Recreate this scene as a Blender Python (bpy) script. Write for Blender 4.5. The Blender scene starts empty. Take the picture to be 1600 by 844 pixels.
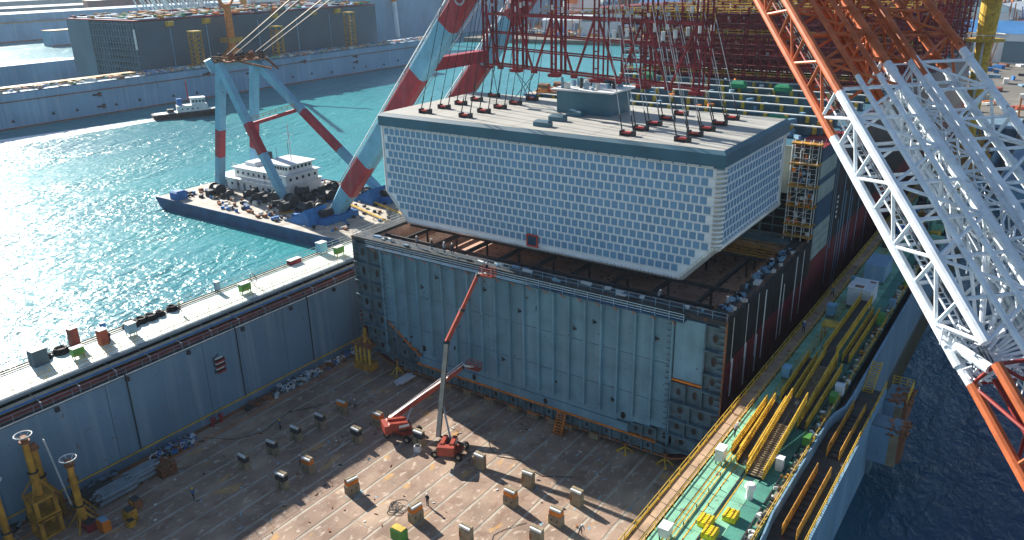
import bpy, math, random
from mathutils import Vector, Matrix
random.seed(7)
S = bpy.context.scene
COL = S.collection
PI = math.pi
# ---------------------------------------------------------------- camera, sky, sun, exposure
cd = bpy.data.cameras.new("camera"); cam = bpy.data.objects.new("camera", cd); COL.objects.link(cam)
cd.sensor_width = 36.0; cd.lens = 36.0 * 1248.72 / 1600.0
cd.clip_start = 0.5; cd.clip_end = 20000
Rm = Matrix(((0.82065357, -0.18875032, 0.53935242), (0.57108409, 0.30356021, -0.76270189), (-0.01976571, 0.93392961, 0.35691007)))
cam.matrix_world = Matrix.Translation((61.51, -85.51, 63.2)) @ Rm.to_4x4()
S.camera = cam
SHAD = Vector((1.9, -0.47, -1.0)).normalized()          # direction the sunlight travels
sd = bpy.data.lights.new("sun", 'SUN'); sd.energy = 5.0; sd.angle = math.radians(0.5); sd.color = (1.0, 0.93, 0.83)
sun = bpy.data.objects.new("sun", sd); COL.objects.link(sun); sun.location = (0, 0, 300)
sun.rotation_euler = SHAD.to_track_quat('-Z', 'Y').to_euler()
W = bpy.data.worlds.new("World"); S.world = W; W.use_nodes = True
wn = W.node_tree.nodes; wl = W.node_tree.links; wn.clear()
sky = wn.new('ShaderNodeTexSky'); sky.sky_type = 'NISHITA'; sky.sun_disc = False
sky.sun_elevation = math.asin(-SHAD.z); sky.sun_rotation = math.atan2(-SHAD.x, -SHAD.y)
sky.air_density = 1.0; sky.dust_density = 0.3; sky.ozone_density = 1.6
bg = wn.new('ShaderNodeBackground'); bg.inputs[1].default_value = 0.058
wo = wn.new('ShaderNodeOutputWorld'); wl.new(sky.outputs[0], bg.inputs[0]); wl.new(bg.outputs[0], wo.inputs[0])
S.view_settings.view_transform = 'Standard'; S.view_settings.look = 'None'
S.view_settings.exposure = 1.25; S.view_settings.gamma = 1.0
S.cycles.use_denoising = True
S.cycles.max_bounces = 5; S.cycles.diffuse_bounces = 3; S.cycles.glossy_bounces = 2; S.cycles.volume_bounces = 0
S.cycles.sample_clamp_direct = 12; S.cycles.sample_clamp_indirect = 4

# ---------------------------------------------------------------- helpers
def V(*a): return Vector(a)
def lin(h):
    h = h.lstrip('#'); r = []
    for i in (0, 2, 4):
        c = int(h[i:i+2], 16) / 255; r.append(c / 12.92 if c <= .04045 else ((c + .055) / 1.055) ** 2.4)
    return tuple(r)
def mixc(a, b, t): return tuple(x * (1 - t) + y * t for x, y in zip(a, b))
M = {}
def mat(name, col, rough=.6, metal=0., var=.22, scale=.35, streak=0., rust=0., rustcol='6e3a1e', rnd=0., bump=0., fine=.12, spec=.4):
    """world-position noise: broad tone, fine grain, vertical streaks, rust patches, tone per object"""
    if isinstance(col, str): col = lin(col)
    m = bpy.data.materials.new(name); m.use_nodes = True
    n = m.node_tree.nodes; l = m.node_tree.links; b = n['Principled BSDF']
    b.inputs['Roughness'].default_value = rough; b.inputs['Metallic'].default_value = metal
    b.inputs['Specular IOR Level'].default_value = spec
    geo = n.new('ShaderNodeNewGeometry')
    def noise(sc, det, vec=None):
        t = n.new('ShaderNodeTexNoise'); t.inputs['Scale'].default_value = sc; t.inputs['Detail'].default_value = det
        l.new(vec if vec else geo.outputs['Position'], t.inputs['Vector']); return t.outputs['Fac']
    def ramp(fac, a, b2):
        r = n.new('ShaderNodeMapRange'); r.inputs['From Min'].default_value = a; r.inputs['From Max'].default_value = b2
        l.new(fac, r.inputs['Value']); return r.outputs[0]
    def mix(f, a, b2, mode='MIX'):
        x = n.new('ShaderNodeMix'); x.data_type = 'RGBA'; x.blend_type = mode
        for s_, v in ((x.inputs[0], f), (x.inputs[6], a), (x.inputs[7], b2)):
            if hasattr(v, 'links'): l.new(v, s_)
            else: s_.default_value = v if isinstance(v, (int, float)) else (*v, 1)
        return x.outputs[2]
    dark = tuple(c * (1 - var * 1.6) for c in col); lite = tuple(min(1, c * (1 + var)) for c in col)
    c = mix(ramp(noise(scale, 4), .3, .7), dark, lite)
    if fine:
        g = ramp(noise(6, 3), .25, .75)
        c = mix(fine, c, mix(g, tuple(x * .35 for x in col), tuple(min(1, x * 1.7) for x in col)))
    if streak:
        mp = n.new('ShaderNodeMapping'); mp.inputs['Scale'].default_value = (1.1, 1.1, .05)
        l.new(geo.outputs['Position'], mp.inputs['Vector'])
        s = ramp(noise(.8, 3, mp.outputs[0]), .5, .72)
        k = n.new('ShaderNodeMath'); k.operation = 'MULTIPLY'; k.inputs[1].default_value = streak; l.new(s, k.inputs[0])
        c = mix(k.outputs[0], c, mixc(col, (.8, .8, .78), .45))
    if rust:
        s = ramp(noise(1.3, 6), .5 + (1 - rust) * .2, .56 + (1 - rust) * .2)
        c = mix(s, c, lin(rustcol))
    if rnd:
        oi = n.new('ShaderNodeObjectInfo'); r = n.new('ShaderNodeMapRange')
        r.inputs['To Min'].default_value = 1 - rnd; r.inputs['To Max'].default_value = 1 + rnd
        l.new(oi.outputs['Random'], r.inputs['Value'])
        vm = n.new('ShaderNodeVectorMath'); vm.operation = 'SCALE'; l.new(c, vm.inputs[0]); l.new(r.outputs[0], vm.inputs['Scale']); c = vm.outputs[0]
    l.new(c, b.inputs['Base Color'])
    if bump:
        bp = n.new('ShaderNodeBump'); bp.inputs['Strength'].default_value = bump; bp.inputs['Distance'].default_value = .1
        l.new(noise(2.5, 5), bp.inputs['Height']); l.new(bp.outputs[0], b.inputs['Normal'])
    M[name] = m; return m

WL = {}
class MB:
    def __init__(s): s.v = []; s.f = []; s.m = []; s.k = 0
    def add(s, vs, fs):
        o = len(s.v); s.v += [tuple(v) for v in vs]; s.f += [tuple(i + o for i in f) for f in fs]; s.m += [s.k] * len(fs)
        return s
    def bx(s, x0, x1, y0, y1, z0, z1):
        return s.add([(x, y, z) for x in (x0, x1) for y in (y0, y1) for z in (z0, z1)],
                     [(0, 1, 3, 2), (4, 6, 7, 5), (0, 4, 5, 1), (2, 3, 7, 6), (0, 2, 6, 4), (1, 5, 7, 3)])
    def rbx(s, c, sx, sy, sz, rz=0., rx=0.):
        R = Matrix.Rotation(rz, 3, 'Z') @ Matrix.Rotation(rx, 3, 'X'); c = Vector(c)
        vs = [c + R @ Vector((x * sx / 2, y * sy / 2, z * sz / 2)) for x in (-1, 1) for y in (-1, 1) for z in (-1, 1)]
        return s.add(vs, [(0, 1, 3, 2), (4, 6, 7, 5), (0, 4, 5, 1), (2, 3, 7, 6), (0, 2, 6, 4), (1, 5, 7, 3)])
    def bevbox(s, x0, x1, y0, y1, z0, z1, b):
        """box whose upper edges are chamfered"""
        vs = [(x0, y0, z0), (x1, y0, z0), (x1, y1, z0), (x0, y1, z0), (x0, y0, z1 - b), (x1, y0, z1 - b), (x1, y1, z1 - b), (x0, y1, z1 - b),
              (x0 + b, y0 + b, z1), (x1 - b, y0 + b, z1), (x1 - b, y1 - b, z1), (x0 + b, y1 - b, z1)]
        fs = [(0, 3, 2, 1), (8, 9, 10, 11)] + [(i, (i + 1) % 4, 4 + (i + 1) % 4, 4 + i) for i in range(4)] + [(4 + i, 4 + (i + 1) % 4, 8 + (i + 1) % 4, 8 + i) for i in range(4)]
        return s.add(vs, fs)
    def frame(s, p, q, up=None):
        p = Vector(p); q = Vector(q); d = (q - p).normalized()
        u = Vector(up) if up else (Vector((0, 0, 1)) if abs(d.z) < .95 else Vector((0, 1, 0)))
        a = d.cross(u).normalized(); b = a.cross(d).normalized(); return p, q, a, b
    def bar(s, p, q, w, h=None, up=None):
        h = h or w; p, q, a, b = s.frame(p, q, up)
        vs = [e + a * w / 2 * i + b * h / 2 * j for e in (p, q) for i, j in ((-1, -1), (1, -1), (1, 1), (-1, 1))]
        return s.add(vs, [(0, 3, 2, 1), (4, 5, 6, 7)] + [(i, (i + 1) % 4, 4 + (i + 1) % 4, 4 + i) for i in range(4)])
    def tube(s, p, q, r, n=6, r2=None, cap=True):
        r2 = r if r2 is None else r2; p, q, a, b = s.frame(p, q)
        vs = [e + (a * math.cos(2 * PI * i / n) + b * math.sin(2 * PI * i / n)) * rr for e, rr in ((p, r), (q, r2)) for i in range(n)]
        fs = [(i, (i + 1) % n, n + (i + 1) % n, n + i) for i in range(n)]
        if cap: fs += [tuple(range(n))[::-1], tuple(range(n, 2 * n))]
        return s.add(vs, fs)
    def path(s, pts, r, n=6):
        for a, b in zip(pts, pts[1:]): s.tube(a, b, r, n)
        return s
    def ring(s, c, R, r, n=16, axis='Z'):
        pts = []
        for i in range(n + 1):
            t = 2 * PI * i / n
            o = {'Z': (math.cos(t), math.sin(t), 0), 'X': (0, math.cos(t), math.sin(t)), 'Y': (math.cos(t), 0, math.sin(t))}[axis]
            pts.append(Vector(c) + Vector(o) * R)
        return s.path(pts, r, 5)
    def prism(s, prof, y0, y1, axis='Y'):
        """extrude a closed profile of (a, b) pairs along an axis"""
        n = len(prof)
        if axis == 'Y': f = lambda a, b, t: (a, t, b)
        elif axis == 'X': f = lambda a, b, t: (t, a, b)
        else: f = lambda a, b, t: (a, b, t)
        vs = [f(a, b, t) for t in (y0, y1) for a, b in prof]
        return s.add(vs, [tuple(range(n)), tuple(range(n, 2 * n))[::-1]] + [(i, n + i, n + (i + 1) % n, (i + 1) % n) for i in range(n)])
    def rail(s, p, q, h=1.05, step=2.0, n=2, r=.035):
        p = Vector(p); q = Vector(q); L = (q - p).length; k = max(1, round(L / step))
        for i in range(k + 1):
            a = p.lerp(q, i / k); s.tube(a, a + Vector((0, 0, h)), r, 4, cap=False)
        for j in range(n):
            z = Vector((0, 0, h * (j + 1) / n)); s.tube(p + z, q + z, r, 4, cap=False)
        return s
    def mesh(s, name, mats, org=(0, 0, 0), smooth=False):
        me = bpy.data.meshes.new(name); o = Vector(org)
        me.from_pydata([tuple(Vector(v) - o) for v in s.v], [], s.f)
        for mm in (mats if isinstance(mats, (list, tuple)) else [mats]): me.materials.append(M[mm])
        if any(s.m): me.polygons.foreach_set('material_index', s.m)
        if smooth: me.polygons.foreach_set('use_smooth', [True] * len(me.polygons))
        me.update(); return me
    def build(s, name, mats, parent=None, smooth=False, **kw):
        org = WL[parent] if parent else Vector(kw.pop('org', (0, 0, 0)))
        me = s.mesh(name, mats, org, smooth); ob = bpy.data.objects.new(name, me); COL.objects.link(ob)
        if parent: ob.parent = parent
        else: ob.location = org
        WL[ob] = org.copy()
        for a, b in kw.items(): ob[a] = b
        return ob
def thing(name, label, cat, loc=(0, 0, 0), group=None, kind=None):
    o = bpy.data.objects.new(name, None); COL.objects.link(o); o.location = loc; WL[o] = Vector(loc)
    o['label'] = label
    if cat: o['category'] = cat
    if group: o['group'] = group
    if kind: o['kind'] = kind
    return o
def inst(me, name, parent, loc, rz=0., scale=None):
    """a part that shares mesh data; loc in the world, parent is unrotated"""
    o = bpy.data.objects.new(name, me); COL.objects.link(o); o.parent = parent
    o.location = Vector(loc) - WL[parent]; o.rotation_euler = (0, 0, rz); WL[o] = Vector(loc)
    if scale: o.scale = scale
    return o
def copy_thing(root, loc, rz=0., label=None, group=None):
    r = root.copy(); COL.objects.link(r); r.location = loc; r.rotation_euler = (0, 0, rz); WL[r] = Vector(loc)
    if label: r['label'] = label
    if group: r['group'] = group
    for ch in [c for c in root.children]:
        c = ch.copy(); COL.objects.link(c); c.parent = r
        for g in [g for g in ch.children]:
            d = g.copy(); COL.objects.link(d); d.parent = c
    return r
ORD = ['first', 'second', 'third', 'fourth', 'fifth', 'sixth', 'seventh', 'eighth', 'ninth', 'tenth', 'eleventh', 'twelfth', 'thirteenth', 'fourteenth', 'fifteenth', 'sixteenth', 'seventeenth', 'eighteenth', 'nineteenth', 'twentieth'] + ['twenty-' + w_ for w_ in ('first', 'second', 'third', 'fourth', 'fifth', 'sixth', 'seventh', 'eighth', 'ninth')]

# ---------------------------------------------------------------- materials
mat('steel_blue', '6f95ad', .65, var=.13, scale=.12, streak=.35, rust=.12, rustcol='6b5a4c')
mat('wall_paint', '66859a', .6, bump=.25, var=.12, scale=.1, streak=.22, rust=.1, rustcol='6b5a50')
mat('bulkhead_paint', '668fa0', .55, var=.14, scale=.35, streak=.12, bump=.35, rust=.1, rustcol='4d4038', rnd=.08)
mat('frame_primer', '56707a', .7, var=.3, scale=.5, rust=.35, rustcol='5a4432')
mat('dark_steel', '30363a', .6, var=.3, scale=.5, rust=.25)
mat('deck_grating', '4a4540', .8, var=.3, scale=.8, rust=.3)
mat('hull_black', '17181c', .45, var=.3, scale=.3, streak=.06)
mat('hull_red', '6a1c26', .5, var=.25, scale=.25, streak=.08)
mat('hull_primer', '8f9c96', .65, var=.15, scale=.4, streak=.2)
mat('hull_blue', '1f4a66', .5, var=.2, scale=.4)
mat('pale_paint', 'd5d8d4', .6, var=.15, scale=1.0)
mat('white_paint', 'dcdedd', .45, var=.1, scale=.6, fine=.06)
mat('boom_white', 'e6edf4', .45, var=.12, scale=1.6, fine=.12, rust=.12, rustcol='a08c78')
mat('boom_orange', 'c2683e', .5, var=.22, scale=1.2, rust=.2, rustcol='7d3320')
mat('boom_red', '93302a', .5, var=.2, scale=1.2)
mat('maroon', '85222c', .65, var=.35, scale=.4, rust=.25, rustcol='3d1412')
mat('maroon_dark', '5f1b22', .7, var=.3, scale=.5)
mat('yellow', 'cda636', .6, var=.28, scale=1.2, fine=.25, rust=.32, rustcol='8a5a1e')
mat('yellow_old', 'b8862c', .6, var=.3, scale=.9, rust=.4, rustcol='6e421e')
mat('yellow_bright', 'efe01e', .5, var=.08, scale=1.5)
mat('orange', 'd4761f', .6, var=.25, scale=.8, rust=.2)
mat('lift_red', '9c4030', .45, var=.18, scale=1.2)
mat('lift_grey', 'a8a08c', .5, var=.15, scale=1.2)
mat('rubber', '141414', .8, var=.3, scale=2)
mat('deck_green', '7fb89c', .7, var=.3, scale=.5, fine=.3, rust=.32, rustcol='6f7a66')
mat('deck_green_pale', 'dfeee4', .55, var=.15, scale=.5, rust=.15, rustcol='7d8f80')
mat('deck_teal', '478878', .7, var=.3, scale=.5, fine=.3, rust=.3, rustcol='5f7068')
mat('rust_brown', '8a5a3c', .8, var=.3, scale=.5, rust=.4, rustcol='5a3424')
mat('gallery_tan', 'b0957a', .8, var=.25, scale=.5, rust=.3, rustcol='7d5a40')
mat('pipe_brown', '8d4034', .6, var=.25, scale=.8)
mat('pipe_blue', '2471b8', .5, var=.15, scale=.8)
mat('pipe_grey', '7f8d96', .5, var=.15, scale=.6)
mat('floor_plate', '957e6d', .85, var=.25, scale=.22, rnd=.08, bump=.25, fine=.25)
mat('floor_seam', 'a99f90', .85, var=.2, scale=.4, rust=.2, rustcol='7a6a5c')
mat('floor_mark', '7fb6d0', .7, var=.2, scale=2)
mat('concrete', '8f8068', .9, var=.2, scale=1.2, rust=.12, rustcol='6b5a48', bump=.3)
mat('timber', '8a5a30', .85, var=.3, scale=2.0)
mat('panel_face', '749fc0', .5, var=.05, scale=.3, rnd=.09, fine=.05)
mat('panel_rib', 'f0f7fc', .45, var=.06, scale=.5, fine=.05)
mat('corrugated', 'dadcd8', .35, var=.1, scale=.6, metal=.35)
mat('roof_white', 'a9a8a1', .6, var=.08, scale=.25, rust=.0, rustcol='b7b1a2')
mat('roof_skirt', '3f6a7c', .5, var=.12, scale=.3)
mat('lug_red', 'c2453c', .5, var=.2, scale=2)
mat('hold_brown', 'c09a88', .85, var=.3, scale=.3, rust=.5, rustcol='6b5048', fine=.35)
mat('glass_dark', '16222c', .15, var=.2, scale=1)
mat('green_cover', '1f8a5e', .6, var=.2, scale=1)
mat('green_box', '4c8a3c', .6, var=.2, scale=1)
mat('tarp_blue', '2a6fb0', .6, var=.2, scale=1)
mat('cyan_boom', '74a9c2', .5, var=.16, scale=.3, streak=.15, rust=.14, fine=.2)
mat('crane_red', 'a02c38', .5, var=.22, scale=.4, streak=.1, rust=.12, rustcol='5a2a26', fine=.2)
mat('barge_blue', '2e4f78', .55, var=.25, scale=.3, rust=.2)
mat('barge_deck', 'b3aca0', .8, var=.25, scale=.4, rust=.4, rustcol='7a6652')
mat('winch_dark', '2b3138', .6, var=.4, scale=.8)
mat('wire', '3c4248', .5, var=.1, scale=1)
mat('wire_pale', 'a9b0b6', .45, var=.1, scale=1)
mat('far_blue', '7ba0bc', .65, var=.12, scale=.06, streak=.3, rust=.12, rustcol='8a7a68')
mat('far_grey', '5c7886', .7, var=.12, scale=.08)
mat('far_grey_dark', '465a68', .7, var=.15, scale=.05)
mat('ground', '6c6963', .9, var=.25, scale=.02, rust=.4, rustcol='6b6a66')
mat('roof_blue', '3b73a8', .5, var=.15, scale=.1)
mat('bluish_white', 'cfd8de', .6, var=.1, scale=.2)
mat('tile_red', '9a4a34', .7, var=.2, scale=.3)
mat('skin', 'b98262', .6); mat('cloth_navy', '1f2a3c', .8); mat('cloth_grey', '7d8792', .8); mat('helmet_yellow', 'e6c52a', .35); mat('helmet_white', 'e8e8e4', .35); mat('cloth_blue', '3f6c9c', .8)

def floor_mat():
    m = M['floor_plate']; n = m.node_tree.nodes; l = m.node_tree.links; b = n['Principled BSDF']; src = b.inputs['Base Color'].links[0].from_socket
    geo = n.new('ShaderNodeNewGeometry'); c = src
    for sc, det, a_, b_, col_, f_ in ((.16, 5, .55, .72, 'd8c2a6', .4), (.5, 7, .56, .66, '6a4a3a', .42), (.33, 6, .62, .68, 'c89a52', .6), (1.4, 5, .58, .7, 'e2d6c4', .45)):
        t = n.new('ShaderNodeTexNoise'); t.inputs['Scale'].default_value = sc; t.inputs['Detail'].default_value = det; t.inputs['Distortion'].default_value = .4
        mp = n.new('ShaderNodeMapping'); mp.inputs['Location'].default_value = (sc * 90, 7 * sc, 0); mp.inputs['Scale'].default_value = (1, .6, 1); l.new(geo.outputs['Position'], mp.inputs[0]); l.new(mp.outputs[0], t.inputs['Vector'])
        r = n.new('ShaderNodeMapRange'); r.inputs['From Min'].default_value = a_; r.inputs['From Max'].default_value = b_; r.inputs['To Max'].default_value = f_; l.new(t.outputs['Fac'], r.inputs['Value'])
        x = n.new('ShaderNodeMix'); x.data_type = 'RGBA'; l.new(r.outputs[0], x.inputs[0]); l.new(c, x.inputs[6]); x.inputs[7].default_value = (*lin(col_), 1); c = x.outputs[2]
    l.new(c, b.inputs['Base Color'])
floor_mat()
def water_mat():
    m = bpy.data.materials.new('sea_water'); m.use_nodes = True; n = m.node_tree.nodes; l = m.node_tree.links; b = n['Principled BSDF']
    geo = n.new('ShaderNodeNewGeometry')
    t = n.new('ShaderNodeTexNoise'); t.inputs['Scale'].default_value = .012; t.inputs['Detail'].default_value = 4
    l.new(geo.outputs['Position'], t.inputs['Vector'])
    cr = n.new('ShaderNodeValToRGB'); cr.color_ramp.elements[0].position = .36; cr.color_ramp.elements[1].position = .66
    cr.color_ramp.elements[0].color = (.03, .2, .25, 1); cr.color_ramp.elements[1].color = (.04, .28, .3, 1)
    l.new(t.outputs['Fac'], cr.inputs[0])
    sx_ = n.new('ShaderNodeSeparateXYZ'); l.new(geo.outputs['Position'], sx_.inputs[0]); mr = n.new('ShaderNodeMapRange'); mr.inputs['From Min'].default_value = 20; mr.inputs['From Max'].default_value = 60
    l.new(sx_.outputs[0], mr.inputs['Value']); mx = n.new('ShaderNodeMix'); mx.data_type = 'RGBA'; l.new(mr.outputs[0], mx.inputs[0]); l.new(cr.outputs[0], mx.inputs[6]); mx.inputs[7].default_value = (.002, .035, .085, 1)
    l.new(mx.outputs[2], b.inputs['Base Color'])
    b.inputs['Roughness'].default_value = .26; b.inputs['IOR'].default_value = 1.33
    prev = None
    for sc, st, sx, dist in ((.07, .4, .5, 2.4), (.3, .9, .45, 1.25), (1.1, .9, .6, .45)):
        mp = n.new('ShaderNodeMapping'); mp.inputs['Scale'].default_value = (1, sx, 1); mp.inputs['Rotation'].default_value = (0, 0, .7)
        l.new(geo.outputs['Position'], mp.inputs['Vector'])
        w = n.new('ShaderNodeTexNoise'); w.inputs['Scale'].default_value = sc; w.inputs['Detail'].default_value = 4; w.inputs['Distortion'].default_value = .6
        l.new(mp.outputs[0], w.inputs['Vector'])
        bp = n.new('ShaderNodeBump'); bp.inputs['Strength'].default_value = st; bp.inputs['Distance'].default_value = dist
        l.new(w.outputs['Fac'], bp.inputs['Height'])
        pt = n.new('ShaderNodeTexNoise'); pt.inputs['Scale'].default_value = .018; pt.inputs['Detail'].default_value = 3; pt.inputs['Distortion'].default_value = 1.5; l.new(mp.outputs[0], pt.inputs['Vector'])
        pr = n.new('ShaderNodeMapRange'); pr.inputs['From Min'].default_value = .38; pr.inputs['From Max'].default_value = .6; pr.inputs['To Min'].default_value = st * .35; pr.inputs['To Max'].default_value = st; l.new(pt.outputs['Fac'], pr.inputs['Value']); l.new(pr.outputs[0], bp.inputs['Strength'])
        if prev: l.new(prev, bp.inputs['Normal'])
        prev = bp.outputs[0]
    l.new(prev, b.inputs['Normal']); M['sea_water'] = m
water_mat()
def foam_mat():
    m = bpy.data.materials.new('foam'); m.use_nodes = True; n = m.node_tree.nodes; l = m.node_tree.links; b = n['Principled BSDF']
    b.inputs['Base Color'].default_value = (.85, .88, .88, 1); b.inputs['Roughness'].default_value = .9
    geo = n.new('ShaderNodeNewGeometry'); t = n.new('ShaderNodeTexNoise'); t.inputs['Scale'].default_value = .35; t.inputs['Detail'].default_value = 8
    l.new(geo.outputs['Position'], t.inputs['Vector']); r = n.new('ShaderNodeMapRange'); r.inputs['From Min'].default_value = .30; r.inputs['From Max'].default_value = .38
    l.new(t.outputs['Fac'], r.inputs['Value']); l.new(r.outputs[0], b.inputs['Alpha']); M['foam'] = m
foam_mat()

WZ = 7.0                       # sea level; the dock floor lies below it at z = 0
# ---------------------------------------------------------------- water, ground
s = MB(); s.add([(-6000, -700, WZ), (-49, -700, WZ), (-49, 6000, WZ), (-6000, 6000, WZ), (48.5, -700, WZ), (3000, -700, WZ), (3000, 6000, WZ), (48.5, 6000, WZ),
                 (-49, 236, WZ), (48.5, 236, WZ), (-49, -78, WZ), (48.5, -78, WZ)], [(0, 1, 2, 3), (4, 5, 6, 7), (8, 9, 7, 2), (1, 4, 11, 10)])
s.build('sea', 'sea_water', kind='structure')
s = MB(); s.add([(-60, -90, -3.0), (60, -90, -3.0), (60, 250, -3.0), (-60, 250, -3.0)], [(0, 1, 2, 3)])
s.build('sea_bed', 'ground', kind='structure')

# ---------------------------------------------------------------- dock floor
FX, FY0, FY1 = 35.7, -76.0, 232.0
floor = MB().bx(-FX, FX, FY0, FY1, -2.5, -.03).build('dock_floor', 'floor_seam', kind='structure')
pm = {}
def plate_mesh(w, d):
    k = (round(w, 2), round(d, 2))
    if k not in pm:
        pm[k] = MB().bevbox(-w / 2, w / 2, -d / 2, d / 2, -.028, 0, .012).mesh('floor_plate', 'floor_plate')
    return pm[k]
xs = [-FX + .9 + i * 3.36 for i in range(22)]
for i in range(21):
    for j in range(8):
        x0, x1 = xs[i] + .2, xs[i + 1] - .2
        y0, y1 = -64 + j * 8.2 + .04, -64 + (j + 1) * 8.2 - .04
        o = inst(plate_mesh(x1 - x0, y1 - y0), 'floor_plate', floor, ((x0 + x1) / 2, (y0 + y1) / 2, random.uniform(-.004, .003)))
far = MB()
for i in range(21): far.bx(xs[i] + .16, xs[i + 1] - .16, 1.7, 230, -.028, -.001)
far.build('far_floor_plating', 'floor_plate', floor)
MB().bx(-FX + .02, -FX + .9, -76, 230, -.029, .03).build('floor_gutter', 'rust_brown', floor)
mk = MB()                                                        # chalk and paint marks on the plates
for _ in range(70):
    x = random.uniform(-30, 34); y = random.uniform(-52, -2); a = random.uniform(0, PI); L = random.uniform(.3, .9)
    mk.rbx((x, y, .006), L, .13, .012, a)
    if random.random() < .4: mk.rbx((x + .1, y + .1, .006), L * .6, .12, .012, a + 1.3)
mk.build('chalk_marks', 'floor_mark', floor, kind='stuff')
MB().bx(-FX - 11, FX + 11, -79, -76, -3, 12).build('dock_gate', 'wall_paint', label='steel end gate closing the dock below the camera', category='gate')

# ---------------------------------------------------------------- wing walls
def wing(sgn, label):
    X = lambda a: sgn * a
    def bx(s, a0, a1, *r): return s.bx(min(X(a0), X(a1)), max(X(a0), X(a1)), *r)
    Y0, Y1 = -76., 178. if sgn > 0 else 200.
    t = thing('dock_wing_wall', label, 'dock wall', (X(41), 0, 0))
    # core below, set back so that each face panel is proud of it
    bx(MB(), 35.9, 46.6, Y0, Y1, -2.4, 12.6).build('core', 'wall_paint', t)
    step = 14.6
    y = -70.
    pmesh = MB().bx(-.1, .1, 0, step - .07, 0, 12.85).mesh('wall_panel', 'wall_paint')
    while y < Y1 - step:
        inst(pmesh, 'wall_panel', t, (X(35.8), y, .0)); y += step
    bx(MB(), 46.6, 46.85, Y0, 8.0 if sgn > 0 else Y1, -2.4, 12.0).build('outer_plating', 'wall_paint', t)
    if sgn > 0: bx(MB(), 46.6, 46.85, 8.0, Y1, -2.4, 15.4).build('outer_plating', 'wall_paint', t)
    # pipe gallery
    GX, GZ = (39.0, 12.98) if sgn < 0 else (37.15, 14.9)
    if sgn > 0: MB().bx(35.92, 37.15, Y0, Y1, 12.85, 14.8).build('gallery_base', 'dark_steel', t)
    g = bx(MB(), 35.7, GX, Y0, Y1, GZ - .1, GZ); g.build('gallery_floor', 'deck_grating' if sgn < 0 else 'gallery_tan', t)
    bx(MB(), 35.66, 35.8, Y0, Y1, GZ + .01, GZ + .15).build('gallery_curb', 'pale_paint' if sgn < 0 else 'yellow', t)
    if sgn < 0: bx(MB(), 39.0, 39.2, Y0, Y1, 12.6, 14.9).build('gallery_back_wall', 'pipe_grey', t)
    MB().rail((X(35.9), Y0, GZ), (X(35.9), Y1, GZ), 1.05, 2.4, 2, .04 if sgn < 0 else .055).build('gallery_railing', 'pipe_grey' if sgn < 0 else 'yellow', t)
    if sgn < 0:
        for a, z, r, m_ in ((36.75, 13.3, .13, 'pipe_brown'), (37.15, 13.5, .15, 'pipe_brown'), (37.55, 14.0, .12, 'pipe_blue'), (38.1, 13.9, .42, 'lift_grey'), (38.62, 14.8, .3, 'pipe_grey'), (37.75, 13.25, .1, 'pipe_blue')):
            MB().tube((X(a), Y0, z), (X(a), Y1, z), r, 8).build('pipe', m_, t)
        q = MB(); y = Y0 + 3
        while y < 110:
            q.bar((X(36.3), y, 13.0), (X(36.3), y, 13.9), .12); q.bar((X(36.3), y, 13.9), (X(39), y, 14.3), .12); y += 4.9
        q.build('pipe_support', 'pipe_grey', t)
        for y in (-38, -20.5, -6.5, 12):
            MB().tube((X(35.5), y, 1.5), (X(35.5), y, 13.0), .09, 6).tube((X(35.55), y, 13.0), (X(36.6), y, 13.9), .12, 6).build('down_pipe', 'dark_steel', t)
        # draught board: three black, white and red bars by a bracket
        for k in range(3):
            b_ = MB(); z = 9.2 - k * .85; b_.bx(X(35.66), X(35.44), -24.7, -23.1, z, z + .3).build('draught_mark', 'hull_black', t)
            MB().bx(X(35.67), X(35.5), -24.6, -23.3, z + .34, z + .5).build('draught_mark', 'pale_paint', t)
            MB().bx(X(35.67), X(35.46), -24.5, -23.0, z - .3, z - .03).build('draught_mark', 'crane_red', t)
        MB().path([(X(35.5), -24.9, 8.6), (X(35.45), -24.9, 9.9), (X(35.45), -24.0, 10.3)], .07).path([(X(35.5), -24.9, 7.4), (X(35.45), -24.9, 8.1)], .07).build('bracket', 'hull_black', t)
        MB().tube((X(35.45), Y0, 1.55), (X(35.45), Y1, 1.55), .11, 6).build('wall_handrail', 'yellow', t)
        q = MB(); y = -70.
        while y < 60:
            q.bar((X(35.65), y, 1.55), (X(35.45), y, 1.55), .14); y += 4.1
        q.build('handrail_bracket', 'yellow_old', t)
        q = MB(); y = -66.
        while y < 40:
            q.bx(X(35.68), X(35.3), y, y + .5, 12.2, 12.75); y += 9.3
        q.build('fender_bracket', 'dark_steel', t)
    # upper deck
    dm = 'deck_green_pale' if sgn < 0 else 'deck_green'
    outer = 46.85 if sgn < 0 else 45.6
    dk = MB(); y = Y0
    pmd = {}
    D0 = 39.05 if sgn < 0 else 37.42
    bx(MB(), D0 - .05, outer - .05, Y0, Y1, 12.6, 14.9).build('deck_base', 'dark_steel', t)
    n = 0; wd = (outer - D0) / 3
    me = MB().bx(.02, wd - .02, .02, 5.98, 0, .1).mesh('deck_plate', dm)
    me2 = MB().bx(.02, wd - .02, .02, 5.98, 0, .1).mesh('deck_plate', 'deck_teal' if sgn > 0 else dm)
    for r in range(3):
        y = -64.
        while y < 120:
            inst(me2 if (r == 2 and sgn > 0) else me, 'deck_plate', t, (X(D0 + wd * (r if sgn > 0 else r + 1)) , y, 14.9)); y += 6
    bx(MB(), D0, outer, 120, Y1, 14.9, 15.0).build('far_deck_plating', dm, t)
    MB().rail((X(D0 + .1), Y0, 15), (X(D0 + .1), Y1, 15), 1.05, 2.0, 2, .04).build('inner_railing', 'yellow', t)
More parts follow.
